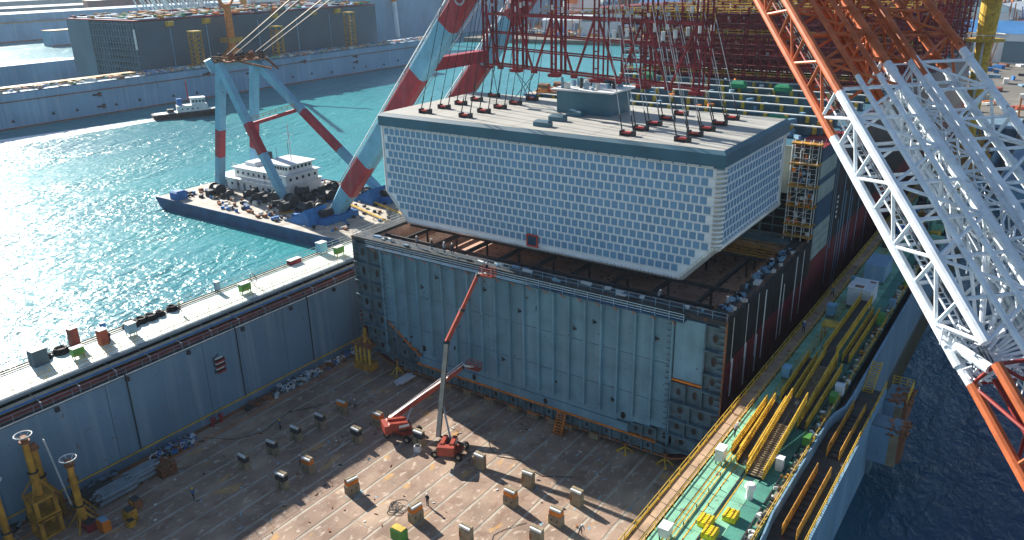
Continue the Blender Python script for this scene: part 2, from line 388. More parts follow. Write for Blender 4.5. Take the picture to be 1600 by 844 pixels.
    MB().rail((X(outer - .1), Y0, 15), (X(outer - .1), Y1, 15), 1.05, 2.0, 2, .04).build('outer_railing', 'yellow' if sgn > 0 else 'pale_paint', t)
    if sgn < 0:
        for a in (45.5, 46.2): MB().tube((X(a), Y0, 15.15), (X(a), Y1, 15.15), .1, 6).build('rail_track', 'dark_steel', t)
        q = MB(); q.rail((X(41.0), Y0, 15), (X(41.0), Y1, 15), .9, 2.4, 2, .03); q.build('walkway_railing', 'yellow', t)
    else:
        for a in (38.5, 38.9, 40.0, 41.4):
            MB().bx(a, a + .12, Y0, Y1, 15.012, 15.02).build('painted_line', 'yellow', t)
        for a in (39.4,):
            MB().tube((X(a), Y0, 15.12), (X(a), Y1, 15.12), .055, 5).build('rail_track', 'yellow', t)
        for a in (41.1, 44.4): MB().bx(X(a), X(a + .12), Y0, Y1, 15.0, 15.12).build('rail_track', 'dark_steel', t)
        # crane rail and cable tray along the outer edge, with a blue-white bulwark
        MB().bx(X(44.9), X(45.45), Y0, Y1, 15.0, 15.35).build('cable_tray', 'concrete', t)
        bw = MB(); pts = [(-76, 46.2), (-29, 46.2), (-25.5, 45.9), (-22.5, 45.65), (-3.5, 45.65), (-1.5, 45.9), (.5, 46.5), (3, 46.6), (60, 46.6)]
        for (ya, xa), (yb, xb) in zip(pts, pts[1:]):
            bw.add([(xa, ya, 14.25), (xb, yb, 14.25), (xb, yb, 15.7), (xa, ya, 15.7), (xa + .18, ya, 14.25), (xb + .18, yb, 14.25), (xb + .18, yb, 15.7), (xa + .18, ya, 15.7)],
                   [(0, 1, 2, 3), (5, 4, 7, 6), (3, 2, 6, 7), (0, 4, 5, 1)])
        bw.build('bulwark', 'steel_blue', t)
        bx(MB(), 45.7, 49.2, Y0, 9, 14.0, 14.22).build('outer_walkway', 'deck_grating', t)
        bx(MB(), 49.2, 49.45, Y0, 9, -2, 14.75).build('outer_walkway_wall', 'steel_blue', t)
        bx(MB(), 46.86, 49.2, 8.75, 9, -2, 14.0).build('outer_walkway_end', 'steel_blue', t)
        MB().rail((49.3, Y0, 14.75), (49.3, 9, 14.75), 1.0, 2.0, 2, .04).build('outer_walkway_railing', 'yellow', t)
    return t
WLEFT = wing(-1, 'long blue-grey dock wing wall on the left with pipes along its shaded inner edge')
WRIGHT = wing(1, 'green-decked dock wing wall on the right carrying yellow gangways and stairs')
MB().bx(-48, 48, 214, 236, -3, 11).build('dock_end_wall', 'wall_paint', label='far end wall of the dock beyond the ship', category='wall')

# ---------------------------------------------------------------- hull block with the bulkhead facing the camera
HB = thing('hull_section', 'open ship hull section with a blue-grey corrugated bulkhead under the hanging tank', 'ship hull', (0, 0, 1.2))
HX0, HX1, HZ0, HZ1, HY1 = -30.5, 32.3, 1.2, 22.8, 35.5
def outline(off=0.):
    """half-round bilges, flat bottom"""
    P = []; r = 7.5
    x0, x1 = HX0 + off, HX1 - off
    P.append((x0, HZ1)); P.append((x0, HZ0 + r + 2))
    for i in range(1, 9):
        t = i / 8 * PI / 2; P.append((x0 + r * 1.0 * (1 - math.cos(t)), HZ0 + off + (r + 2 - off) * (1 - math.sin(t))))
    for i in range(7, -1, -1):
        t = i / 8 * PI / 2; P.append((x1 - r * 1.0 * (1 - math.cos(t)), HZ0 + off + (r + 2 - off) * (1 - math.sin(t))))
    P.append((x1, HZ0 + r + 2)); P.append((x1, HZ1)); return P
op = outline()
def skin(y0, y1, pts, th=.12):
    s = MB(); n = len(pts)
    vs = [(x, y, z) for y in (y0, y1) for x, z in pts]
    return s.add(vs, [(i, i + 1, n + i + 1, n + i) for i in range(n - 1)])
L = [(x, z) for x, z in op]
nb = len(op)
skin(.0, HY1, op).build('bilge_plating', 'hull_red', HB)
# side shell above, in coloured bands: black over red, each strake a part, right side seen
for y0 in [i * 5.07 for i in range(7)]:
    y1 = y0 + 5.0
    MB().bx(HX1 + .004, HX1 + .1, y0, y1, 16.9 + .4 * (y0 / 35), HZ1).build('shell_plate', 'hull_black', HB)
    MB().bx(HX1 + .004, HX1 + .1, y0, y1, 10.8, 16.87 + .4 * (y0 / 35)).build('shell_plate', 'hull_red', HB)
    MB().bx(HX0 - .1, HX0 - .004, y0, y1, 10.8, HZ1).build('shell_plate', 'hull_black', HB)
for y, z0, z1, w in ((2.2, 16.5, 22.6, .14), (2.5, 11.5, 16.8, .55), (7.2, 15, 22.6, .14), (7.4, 10.9, 17, .5), (11.3, 13.5, 22.6, .16), (11.7, 11, 16.5, .4), (14.2, 12, 22.0, .4), (21, 12, 22, .35), (22.6, 12, 20, .3), (28, 12, 22.4, .35), (31.5, 12, 22.4, .25)):
    MB().bx(HX1 + .1, HX1 + .13, y, y + w, z0, z1).build('weld_stripe', 'pale_paint', HB)
# transverse face: backing plate, inset
bk = MB(); inner = outline(.35); n = len(inner)
bk.add([(x, .55, z) for x, z in inner] + [(x, .85, z) for x, z in inner], [tuple(range(n)), tuple(range(n, 2 * n))[::-1]])
bk.build('backing_web', 'frame_primer', HB)
# bulkhead plates between vertical stiffeners
BX0, BX1 = -24.3, 25.5
NB = 20; w = (BX1 - BX0) / NB
for i in range(NB):
    x0 = BX0 + i * w; x1 = x0 + w
    xm = (x0 + x1) / 2
    zb = 4.6 + max(0, (-16 - xm) * .55) + max(0, (xm - 17) * .12)
    MB().bx(x0 + .02, x1 - .02, .12 + random.uniform(0, .02), .5, zb, 21.6).build('bulkhead_plate', 'bulkhead_paint', HB)
    for zs in (9.3 + (i % 3) * .05, 15.1):
        if zs > zb + 1: MB().bx(x0 + .03, x1 - .03, .09, .13, zs, zs + .07).build('weld_seam', 'frame_primer', HB)
    if i: MB().bx(x0 - .13, x0 + .13, -.5, .12, zb + 1.0, 21.5).build('stiffener', 'bulkhead_paint', HB)
# foot plating strip under the bulkhead
MB().bx(-17.5, 20, .0, .45, 3.3, 4.55).build('hopper_plate', 'bulkhead_paint', HB)
MB().bx(-18.0, 24, -.2, .3, 3.1, 3.3).build('ledge', 'orange', HB)
MB().add([(-25, .0, 9.6), (-17.5, .0, 4.4), (-17.5, .5, 4.4), (-25, .5, 9.6), (-25, .0, 9.9), (-17.5, .0, 4.7), (-17.5, .5, 4.7), (-25, .5, 9.9)],
         [(0, 1, 5, 4), (4, 5, 6, 7), (0, 3, 2, 1)]).build('ledge', 'orange', HB)
# double bottom: floors with lightening holes
def webplate(cx, cz, wx, wz, y=.1, hole=True, holes=1):
    s = MB(); hx, hz = min(.42, wx * .16), wz * random.uniform(.17, .27)
    s.k = 0; s.bx(cx - wx / 2, cx + wx / 2, y + .22, y + .3, cz - wz / 2, cz + wz / 2)
    s.bx(cx - wx / 2 - .06, cx - wx / 2 + .06, y - .35, y + .3, cz - wz / 2, cz + wz / 2)
    s.bx(cx - wx / 2, cx + wx / 2, y - .1, y + .3, cz + wz / 2 - .12, cz + wz / 2)
    if hole:
        s.k = 1; n_ = 10; P = [(cx + hx * math.cos(2 * PI * i / n_), cz + hz * math.sin(2 * PI * i / n_)) for i in range(n_)]
        s.prism(P, y + .20, y + .24)
        s.k = 0
        for i in range(n_):
            a = P[i]; b = P[(i + 1) % n_]; s.bar((a[0], y + .17, a[1]), (b[0], y + .17, b[1]), .06)
    return s
for i in range(30):
    x = -21.5 + i * 1.58
    if x > 25.5: break
    zb = HZ0 + .15 + max(0, (-24 - x + 3) * .5) * .4
    webplate(x, (zb + 3.05) / 2, 1.5, 3.05 - zb, .05, hole=(i % 2 == 0)).build('floor_web', ['frame_primer', 'hull_black'], HB)
for x, z0, z1 in ((-23.1, 4.9, 7.0), (-23.1, 7.05, 9.3), (-20.9, 3.4, 5.2), (-20.9, 5.25, 7.0), (-18.7, 3.35, 5.2), (20.9, 3.35, 5.0), (23.0, 3.35, 5.2), (25.0, 3.4, 5.4)):
    webplate(x, (z0 + z1) / 2, 2.0, z1 - z0, .05).build('frame_web', ['frame_primer', 'hull_black'], HB)
# side frames (wing tanks) both sides
for side in (-1, 1):
    a, b = (HX0 + .3, BX0) if side < 0 else (BX1 + .05, HX1 - .2)
    wd = b - a
    if side > 0: MB().bx(a + .3, a + 4.2, .0, .4, 13.5, 21.9).build('side_plate', 'bulkhead_paint', HB); MB().bx(a + .2, a + 4.3, -.2, .42, 13.2, 13.45).build('ledge', 'orange', HB)
    zz = [21.8, 18.6, 15.4, 12.9, 10.2, 7.6, 5.3, 3.2]
    for k in range(len(zz) - 1):
        z1, z0 = zz[k], zz[k + 1]
        cut = 0 if z0 > 9 else (9.5 - z0) * .55
        x0, x1 = (a + cut * .8, b) if side < 0 else (a, b - cut * .8)
        if side > 0 and k < 3: x0 = a + 4.3
        m_ = max(1, round((x1 - x0) / 2.6))
        for j in range(m_):
            ww = (x1 - x0) / m_
            webplate(x0 + ww * (j + .5), (z0 + z1) / 2, ww, z1 - z0, .05, hole=True).build('frame_web', ['frame_primer', 'hull_black'], HB)
        if x1 - x0 > 2: MB().bx(x0 - .1, x1 + .1, -.55, .2, z0 - .06, z0 + .06).build('stringer', 'frame_primer', HB)
    st = MB()
    for z in [3 + i * .85 for i in range(22)]:
        xe = (b - .2) if side < 0 else (a)
        st.bar((xe - (.7 if side > 0 else -.1), -.12, z), (xe + (.1 if side > 0 else .8), -.12, z), .1)
        xo = (HX0 + .4) if side < 0 else (HX1 - .4)
        st.bar((xo - .4, -.05, z + 1.2), (xo + .4, -.05, z + 1.2), .1, .3)
    st.build('bracket_row', 'frame_primer', HB, kind='stuff')
    MB().bx(b - .15 if side < 0 else a - .1, b + .1 if side < 0 else a + .15, -.3, .3, 3.5, 22.0).build('corner_post', 'bulkhead_paint', HB)
# rim following the skin, edge on
rim = MB()
for (xa, za), (xb, zb) in zip(op, op[1:]): rim.bar((xa, .1, za), (xb, .1, zb), .22, .3, up=(0, 1, 0))
rim.build('shell_rim', 'rust_brown', HB)
# openings and lifting eyes on the bulkhead
for x, z in ((-6.5, 4.0), (6.5, 3.9), (19.0, 5.6), (-16.5, 6.2)):
    n_ = 10; MB().prism([(x + .35 * math.cos(2 * PI * i / n_), z + .5 * math.sin(2 * PI * i / n_)) for i in range(n_)], -.02, .1).build('manhole', 'hull_black', HB)
for i in range(16):
    x = BX0 + w * (i * 1.22 + .9); z = (18.6, 8.0, 17.2)[i % 3] + random.uniform(-.6, .6)
    if x < 25: MB().bx(x - .15, x + .15, -.12, .12, z - .12, z + .12).bx(x - .3, x - .22, -.06, .12, z - .3, z + .35).build('lifting_eye', 'dark_steel', HB)
# top: deck strip and walkway all round the hold
MB().bx(HX0, HX1, -.05, 2.2, 22.3, 22.8).build('deck_strip', 'dark_steel', HB)
MB().bx(HX0, HX0 + 2.4, 2.2, HY1, 22.3, 22.8).build('deck_strip', 'dark_steel', HB)
MB().bx(HX1 - 2.4, HX1, 2.2, HY1, 22.3, 22.8).build('deck_strip', 'dark_steel', HB)
MB().bx(HX0 + 2.4, HX1 - 2.4, 31.8, HY1, 22.3, 22.7).build('deck_strip', 'frame_primer', HB)
MB().bx(HX0 + 4, HX1 - 5, -1.1, -.06, 21.85, 22.0).build('staging', 'hull_blue', HB)
MB().rail((HX0 + 4, -1.1, 22.0), (HX1 - 5, -1.1, 22.0), 1.0, 1.9, 3, .035).rail((HX0 + 1, .1, 22.8), (HX1, .1, 22.8), 1.0, 1.9, 2, .035).build('staging_railing', 'steel_blue', HB)
MB().rail((HX1 - .15, .1, 22.8), (HX1 - .15, HY1, 22.8), .9, 2.2, 2, .035).rail((HX1 - 2.4, 2.2, 22.8), (HX1 - 2.4, 30, 22.8), .9, 2.2, 2, .035).build('deck_railing', 'rust_brown', HB)
MB().rail((HX0 + .15, .1, 22.8), (HX0 + .15, HY1, 22.8), .9, 2.2, 2, .035).rail((HX0 + 2.3, 2.2, 22.8), (HX0 + 2.3, 30, 22.8), .9, 2.2, 2, .035).build('deck_railing', 'pale_paint', HB)
q = MB()
for i in range(20): q.bar((HX0 + 5 + i * 2.7, -.05, 20.9), (HX0 + 5 + i * 2.7, -1.1, 21.85), .09)
q.build('staging_bracket', 'orange', HB)
jk = MB()
for _ in range(46):
    x = random.uniform(HX1 - 2.2, HX1 - .5); y = random.uniform(1, 31); jk.k = random.choice((0, 0, 1, 2)); jk.rbx((x, y, 23.0), random.uniform(.3, .9), random.uniform(.3, 1.5), .4, random.uniform(0, 3))
for _ in range(30):
    x = random.uniform(HX0 + 2, HX1 - 2); y = random.uniform(.4, 1.9); jk.k = random.choice((0, 1, 2)); jk.rbx((x, y, 22.95), random.uniform(.3, 1.6), random.uniform(.2, .5), .3, random.uniform(-.2, .2))
jk.build('deck_gear', ['steel_blue', 'pale_paint', 'dark_steel'], HB, kind='stuff')
# hold: brown lined floor and walls, cross beams and scaffold rows
MB().bx(HX0 + 2.2, HX1 - 2.2, 2.0, 32.0, 18.4, 18.7).build('hold_floor', 'hold_brown', HB)
MB().bx(HX0 + 2.2, HX0 + 2.4, 2, 32, 18.7, 22.3).bx(HX1 - 2.4, HX1 - 2.2, 2, 32, 18.7, 22.3).bx(HX0 + 2.4, HX1 - 2.4, 31.8, 32, 18.7, 22.3).bx(HX0 + 2.4, HX1 - 2.4, 2.0, 2.2, 18.7, 22.3).build('hold_lining', 'hold_brown', HB)
for x in [HX0 + 6 + i * 6.3 for i in range(9)]:
    MB().bar((x, 2.2, 21.5), (x, 31.8, 21.5), .35, .6).build('cross_beam', 'dark_steel', HB)
for y in (5.2, 11.5, 25.5, 29):
    MB().bar((HX0 + 2.4, y, 21.9), (HX1 - 2.4, y, 21.9), .3, .45).build('cross_beam', 'dark_steel', HB)
q = MB()
for x in [HX0 + 6 + i * 6.3 for i in range(9)]:
    for y in (5.2, 11.5, 25.5, 29): q.bar((x, y, 18.7), (x, y, 21.7), .25)
q.build('prop_post', 'dark_steel', HB)
sc = MB()
for y in (26.6, 27.8, 29.0, 30.2):
    sc.rail((HX1 - 22, y, 21.9 + (y - 26) * .1), (HX1 - 3, y, 21.9 + (y - 26) * .1), .8, 1.6, 2, .05)
    sc.bx(HX1 - 22, HX1 - 3, y, y + .5, 21.85, 21.92)
sc.build('scaffold', 'yellow_old', HB)
# supports under the hull
def shore(x, y, h, label):
    t = thing('jack_stand', label, 'jack stand', (x, y, 0), 'yellow jack stands under the hull edge')
    s = MB()
    for a in range(4):
        t_ = a * PI / 2 + .5; s.bar((x + 1.0 * math.cos(t_), y + 1.0 * math.sin(t_), .1), (x, y, h * .6), .16); s.rbx((x + 1.0 * math.cos(t_), y + 1.0 * math.sin(t_), .05), .45, .45, .1, t_)
    s.build('stand_leg', 'yellow', t); MB().tube((x, y, h * .25), (x, y, h), .2, 8, .16).build('post', 'yellow_old', t)
    MB().tube((x, y, h), (x, y, h + .2), .4, 8).build('head_plate', 'rust_brown', t)
shore(25.3, .3, 1.6, 'yellow jack stand under the right curve of the hull, nearest the right wing wall')
shore(19.4, .2, 1.2, 'yellow jack stand under the hull bottom, left of the one at its right curve')
shore(-22.4, -.3, 2.6, 'yellow jack stand under the left curve of the hull beside a bundle of pipes')
shore(30.5, 8, 3.8, 'yellow jack stand under the shaded right side of the hull behind its corner')

# big shoring tower at the left corner
T = thing('shoring_tower', 'weathered yellow shoring tower with several posts under the left corner of the hull', 'shoring tower', (-28.6, -1.2, 0))
for dx in (-1.5, -.5, .5, 1.5):
    MB().tube((-28.6 + dx, -1.9, 1.2), (-28.6 + dx, -1.9, 4.2), .22, 8).build('post', 'yellow', T)
MB().bx(-30.5, -26.7, -2.3, -.4, 4.2, 4.6).build('top_beam', 'rust_brown', T)
MB().bx(-30.5, -26.7, -2.4, -.4, .0, 1.2).build('base_block', 'yellow_old', T)
MB().tube((-28.6, -1.2, 4.6), (-28.6, -1.0, 7.2), .28, 8).bar((-30, -1.2, 4.6), (-28.6, -1.2, 6.4), .14).bar((-27.2, -1.2, 4.6), (-28.6, -1.2, 6.4), .14).build('mast', 'yellow_old', T)

# ---------------------------------------------------------------- tank hanging over the hold
TX0, TX1, TY0, TY1 = -30.0, 27.6, 8.0, 33.2
TZ0, TZK, TZ1, TZR = 23.6, 28.6, 39.2, 41.4
TBX0, TBX1 = -25.4, 22.7
TK = thing('gas_tank', 'huge white-ribbed cargo tank hanging over the open hull from crane slings', 'tank', ((TX0 + TX1) / 2, TY0, TZ0))
prof = [(TX0 + .25, TZ1), (TX0 + .25, TZK), (TBX0, TZ0 + .1), (TBX1, TZ0 + .1), (TX1 - .25, TZK), (TX1 - .25, TZ1)]
MB().prism(prof, TY0 + .15, TY1 - .15).build('shell', 'panel_rib', TK)
# roof: skirt with a chamfered edge and a deck
MB().bx(TX0 - .25, TX1 + .25, TY0 - .25, TY1 + .25, TZ1 + .25, TZR - .5).build('roof_skirt', 'roof_skirt', TK)
MB().bevbox(TX0 - .25, TX1 + .25, TY0 - .25, TY1 + .25, TZR - .5, TZR, .45).build('roof_edge', 'roof_skirt', TK)
for i in range(9):
    a = TX0 + .25 + i * (TX1 - TX0 - .5) / 9; b = a + (TX1 - TX0 - .5) / 9 - .06
    MB().bx(a, b, TY0 + .25, TY1 - .25, TZR - .02, TZR + .02).build('roof_plate', 'roof_white', TK)
q = MB(); x = TX0
while x < TX1 - 1.6:
    q.bx(x + .1, x + 1.7, TY0 - .28, TY0 - .02, TZ1 + .02, TZ1 + .2); x += 1.82
q.build('gutter_box', 'white_paint', TK)
MB().bx(TX0 - .1, TX1 + .1, TY0 - .1, TY1 + .1, TZ1 - .02, TZ1 + .22).build('skirt_gap', 'roof_skirt', TK)
MB().bx(TX1 + .1, TX1 + .35, TY0, TY1, TZ1 - .05, TZ1 + .24).build('gutter', 'white_paint', TK)
# insulation panels, staggered rows; 300 nearest/largest as pieces, the rest joined
PW, PH = 1.14, 1.215
panels = []
r = 0; z = TZ1 - .12
while z - PH > TZ0 - .1:
    zc = z - PH / 2
    t_ = 0 if zc > TZK else (TZK - (zc - PH / 2)) / (TZK - TZ0)
    xa = TX0 + .35 + t_ * (TBX0 - TX0); xb = TX1 - 1.15 - t_ * (TX1 - TBX1 - .5)
    x = TX0 + .45 + (PW / 2 if r % 2 else 0)
    while x + PW < xb + PW * .35:
        if x > xa - .3: panels.append(('f', x + PW / 2, TY0 + .12, zc))
        x += PW
    if zc > TZK - .3:
        y = TY0 + .5 + (PW / 2 if r % 2 else 0)
        while y + PW < TY1 - .2: panels.append(('s', TX1 - .22, y + PW / 2, zc)); y += PW
    z -= PH; r += 1
a, b, d = PW * .39, PH * .39, .05
def pf(s, c, axis):
    o = Vector(c)
    def P(u, v, w): return o + (Vector((u, -w, v)) if axis == 'f' else Vector((w, u, v)))
    k = .04
    a_ = a if axis == 'f' else PW * .31
    vs = [P(-a_, -b, 0), P(a_, -b, 0), P(a_, b, 0), P(-a_, b, 0), P(-a_ + k, -b + k, d), P(a_ - k, -b + k, d), P(a_ - k, b - k, d), P(-a_ + k, b - k, d)]
    return s.add(vs, [(4, 5, 6, 7)] + [(i, (i + 1) % 4, 4 + (i + 1) % 4, 4 + i) for i in range(4)])
meF = pf(MB(), (0, 0, 0), 'f').mesh('insulation_panel', 'panel_face'); meS = pf(MB(), (0, 0, 0), 's').mesh('insulation_panel', 'panel_face')
camp = cam.location
panels.sort(key=lambda p: ((p[1] - 61.5) ** 2 + (p[2] + 85.5) ** 2 + (p[3] - 63.2) ** 2) * (1 if p[0] == 'f' else 2.5))
rest = MB()
# recessed joints: white rib field stands behind, slim raised battens along the rows
for i, (k_, x, y, z) in enumerate(panels):
    if i < 300: inst(meF if k_ == 'f' else meS, 'insulation_panel', TK, (x, y, z))
    else: pf(rest, (x, y, z), k_)
rest.build('insulation_panels', 'panel_face', TK, kind='stuff')
bt = MB(); z = TZ1 - .12; r = 0
while z > TZ0:
    t_ = 0 if z > TZK else (TZK - z) / (TZK - TZ0)
    bt.tube((TX0 + .2 + t_ * (TBX0 - TX0), TY0 + .1, z), (TX1 - .7 - t_ * (TX1 - TBX1), TY0 + .1, z), .03, 5)
    if z > TZK - .5: bt.tube((TX1 - .25, TY0 + .3, z), (TX1 - .25, TY1 - .3, z), .03, 5)
    z -= PH
bt.build('batten', 'white_paint', TK)
# rounded corrugated corner, each barrel a part
z = TZ1 - .1; i = 0
barrel = MB()
n_ = 7
bm_pts = []
hB = PH / 2
def corner_barrel():
    s = MB(); rr = .85
    prof = [(-.05, .0), (.2, .1), (.28, hB * .5), (.2, hB - .1), (-.05, hB)]
    for i in range(n_):
        t0 = -PI / 2 + i / n_ * PI / 2; t1 = -PI / 2 + (i + 1) / n_ * PI / 2
        for (e0, z0), (e1, z1) in zip(prof, prof[1:]):
            s.add([((rr + e0) * math.cos(t0), (rr + e0) * math.sin(t0), -z0), ((rr + e0) * math.cos(t1), (rr + e0) * math.sin(t1), -z0),
                   ((rr + e1) * math.cos(t1), (rr + e1) * math.sin(t1), -z1), ((rr + e1) * math.cos(t0), (rr + e1) * math.sin(t0), -z1)], [(0, 1, 2, 3)])
    return s.mesh('corner_barrel', 'corrugated', smooth=True)
cb = corner_barrel()
while z > TZK + .2:
    inst(cb, 'corner_barrel', TK, (TX1 - .85, TY0 + .8, z)); z -= hB
# sloping and bottom edge rolls
er = MB()
p0 = V(TX1 - .45, TY0 + .35, TZK + .1); p1 = V(TBX1 - .1, TY0 + .35, TZ0 + .15)
nn = 17
for i in range(nn): er.tube(p0.lerp(p1, i / nn), p0.lerp(p1, (i + .93) / nn), .52, 8, .46)
er.build('edge_roll', 'corrugated', TK)
er = MB(); nn = 84
for i in range(nn): er.tube(V(TBX0, TY0 + .35, TZ0 + .15).lerp(V(TBX1, TY0 + .35, TZ0 + .15), i / nn), V(TBX0, TY0 + .35, TZ0 + .15).lerp(V(TBX1, TY0 + .35, TZ0 + .15), (i + .8) / nn), .36, 6)
er.build('edge_roll', 'corrugated', TK)
MB().tube((TX0 + .15, TY0 + .2, TZ1), (TX0 + .15, TY0 + .2, TZK), .22, 8).tube((TX0 + .15, TY0 + .2, TZK), (TBX0, TY0 + .2, TZ0 + .1), .25, 8).build('edge_trim', 'white_paint', TK)
MB().tube((TX1 - .2, TY0 + .6, TZK), (TX1 - .2, TY1 - .2, TZK), .4, 8).tube((TX1 - .2, TY1 - .2, TZ1), (TX1 - .2, TY1 - .2, TZK), .2, 8).build('edge_roll', 'corrugated', TK)
# red-framed access hatch low on the front
hx, hz = -.8, 24.9
MB().bx(hx - 1.0, hx + 1.0, TY0 - .16, TY0 + .05, hz + .72, hz + .95).bx(hx - 1.0, hx + 1.0, TY0 - .16, TY0 + .05, hz - .95, hz - .72).bx(hx - 1.0, hx - .77, TY0 - .155, TY0 + .05, hz - .72, hz + .72).bx(hx + .77, hx + 1.0, TY0 - .155, TY0 + .05, hz - .72, hz + .72).build('hatch_frame', 'lug_red', TK)
MB().bx(hx - .77, hx + .77, TY0 - .06, TY0 + .05, hz - .72, hz + .72).build('hatch_opening', 'hull_blue', TK)
# deckhouse box on the roof
hc = V(1.5, 27.5, TZR)
MB().bx(-5.1, 4.2, 21.8, 28.5, TZR, TZR + 3.5).build('dome_house', 'roof_skirt', TK)
MB().bx(-5.9, 5.0, 21.2, 29.1, TZR + 3.5, TZR + 3.72).build('dome_roof', 'white_paint', TK)
q = MB()
for _ in range(26):
    x, y = random.uniform(-4.5, 3.8), random.uniform(22.2, 28); h = random.uniform(.4, 1.7); q.k = random.choice((0, 1, 1, 2))
    if random.random() < .6: q.tube((x, y, TZR + 3.72), (x, y, TZR + 3.72 + h), random.uniform(.12, .4), 8)
    else: q.rbx((x, y, TZR + 3.72 + h * .3), random.uniform(.5, 1.2), random.uniform(.4, .8), h * .6, random.uniform(0, 3))
q.ring((-1, 25, TZR + 4.3), 1.1, .12, 12, 'Y'); q.build('dome_fittings', ['pale_paint', 'steel_blue', 'dark_steel'], TK, kind='stuff')
# lifting lugs and their slings
lugs = []
for col, x in ((0, -23.0), (1, -14.9)):
    for row, y in enumerate((11.1, 15.8, 20.2, 24.6, 29.6)): lugs.append((col, row, x, y))
for col, x in ((2, 12.9), (3, 20.8)):
    for row, y in enumerate((10.8, 14.8, 19.1, 23.6, 28.4)): lugs.append((col, row, x, y))
lm = MB().bx(-.95, .95, -.3, .3, 0, .34).mesh('lifting_lug', 'winch_dark'); lr = MB().bx(-.8, .8, -.36, .36, 0, .2).mesh('lug_cap', 'lug_red')
lc = MB().bx(-.16, .16, -.5, .5, 0, .7).mesh('lug_cheek', 'winch_dark')
for c_, r_, x, y in lugs:
    g = inst(lm, 'lifting_lug', TK, (x, y, TZR + .02)); inst(lr, 'lug_cap', g, (x, y, TZR + .36))
    for dx in (-.85, .85): inst(lc, 'lug_cheek', g, (x + dx, y, TZR + .02))
for x, y in ((-.7, 10.9), (-1.1, 15.6), (-.8, 20.2)):
    MB().bevbox(x - 1.3, x + 1.3, y - .6, y + .6, TZR + .02, TZR + .9, .25).build('vent_box', 'roof_skirt', TK)
colname = ['outer left', 'inner left', 'inner right', 'outer right']
for c_, r_, x, y in lugs:
    top = V(-1 + (x + 1) * .62 + (3 if c_ < 2 else -3.5), 20 + (y - 20) * .8, 82.)
    s = MB()
    for dx in (-.85, .85):
        p = V(x + dx, y, TZR + .55); e = top + V(dx * .6, 0, 0)
        k = .28; m1 = p.lerp(e, .055)
        s.k = 0; s.tube(p, m1, .09, 5)
        s.k = 1 if c_ >= 2 else 0; s.tube(m1, e, .05, 5)
    if c_ >= 2:
        s.k = 2; f = .31; p = V(x, y, TZR + .5).lerp(top, f); s.tube(p - V(0, 0, .5), p + V(0, 0, .6), .28, 6)
    o = s.build('wire_sling', ['winch_dark', 'wire_pale', 'white_paint'], None, org=(x, y, TZR + .4))
    o['label'] = f"wire sling pair on the tank roof, {colname[c_]} row, {ORD[r_]} lug from the front"
    o['category'] = 'sling'; o['group'] = 'wire slings holding the tank'

# ---------------------------------------------------------------- the rest of the ship behind the open section
SH = thing('container_ship', 'tall dark ship hull behind the hanging tank, cut end striped blue and grey', 'ship', (0, 36, 1.2))
SY0, SY1, SZ = 35.8, 222., 37.0
MB().bx(-30.0, 31.9, SY0 + .6, 205, 1.4, 36.6).build('inner_hull', 'hull_primer', SH)
y = SY0; k = 0
while y < 200:
    y1 = min(y + 9.3, 205)
    if k == 0:
        zz = [(36.9, 34.9, 'hull_blue'), (34.85, 32.3, 'hull_primer'), (32.25, 31.3, 'hull_blue'), (31.25, 28.7, 'hull_primer'), (28.65, 24.6, 'hull_blue'),
              (24.55, 23.2, 'hull_primer'), (23.1, 21.9, 'hull_primer'), (21.8, 20.6, 'hull_primer'), (20.5, 19.4, 'hull_primer'), (19.3, 1.4, 'hull_red')]
    else: zz = [(36.9, 19.4 + k * .1, 'hull_black'), (19.35 + k * .1, 1.4, 'hull_red')]
    for z1, z0, m_ in zz: MB().bx(31.9, 32.3 + (.05 if m_ == 'hull_primer' else 0), y, y1 - .06, z0, z1).build('shell_plate', m_, SH)
    MB().bx(-30.5, -30.0, y, y1 - .06, 1.4, 36.9).build('shell_plate', 'hull_black', SH)
    y += 9.3; k += 1
for y, z0, z1, w_ in ((46.0, 12, 36, .18), (47.2, 18, 36, .2), (51.5, 9, 22, .3), (53.2, 9, 30, .3), (55, 12, 26, .4), (58.5, 14, 29, .35), (60.2, 12, 24, .25), (66, 12, 28, .3), (74, 10, 30, .3)):
    MB().bx(32.31, 32.36, y, y + w_, z0, z1).build('weld_stripe', 'steel_blue', SH)
for i in range(5): MB().bx(32.31, 32.37, 49.0, 49.6, 26.2 - i * .85, 26.6 - i * .85).build('draught_mark', 'white_paint', SH)
# bow end
MB().prism([(-30.5, 205), (32.3, 205), (31, 214), (26, 221), (10, 228), (-8, 228), (-24, 221), (-29.5, 214)], 8, 38.5, 'Z').build('bow', 'hull_primer', SH)
# cut face: upper plate and lower cell frame
for i in range(8):
    x0 = -30.3 + i * 7.3; MB().bx(x0, x0 + 7.24, SY0 - .1, SY0 + .45, 29.6, 36.9).build('bulkhead_plate', 'hull_primer', SH)
MB().bx(-30.3, 28.1, SY0 + .35, SY0 + .5, 22.9, 29.5).build('recess_plate', 'hull_black', SH)
q = MB()
for i in range(30): q.bar((-30 + i * 2.0, SY0 + .1, 22.9), (-30 + i * 2.0, SY0 + .1, 29.6), .32 if i % 3 == 0 else .14)
for z in (24.2, 25.6, 27.0, 28.4): q.bar((-30.3, SY0 + .12, z), (28.1, SY0 + .12, z), .18)
q.build('cell_frame', 'frame_primer', SH)
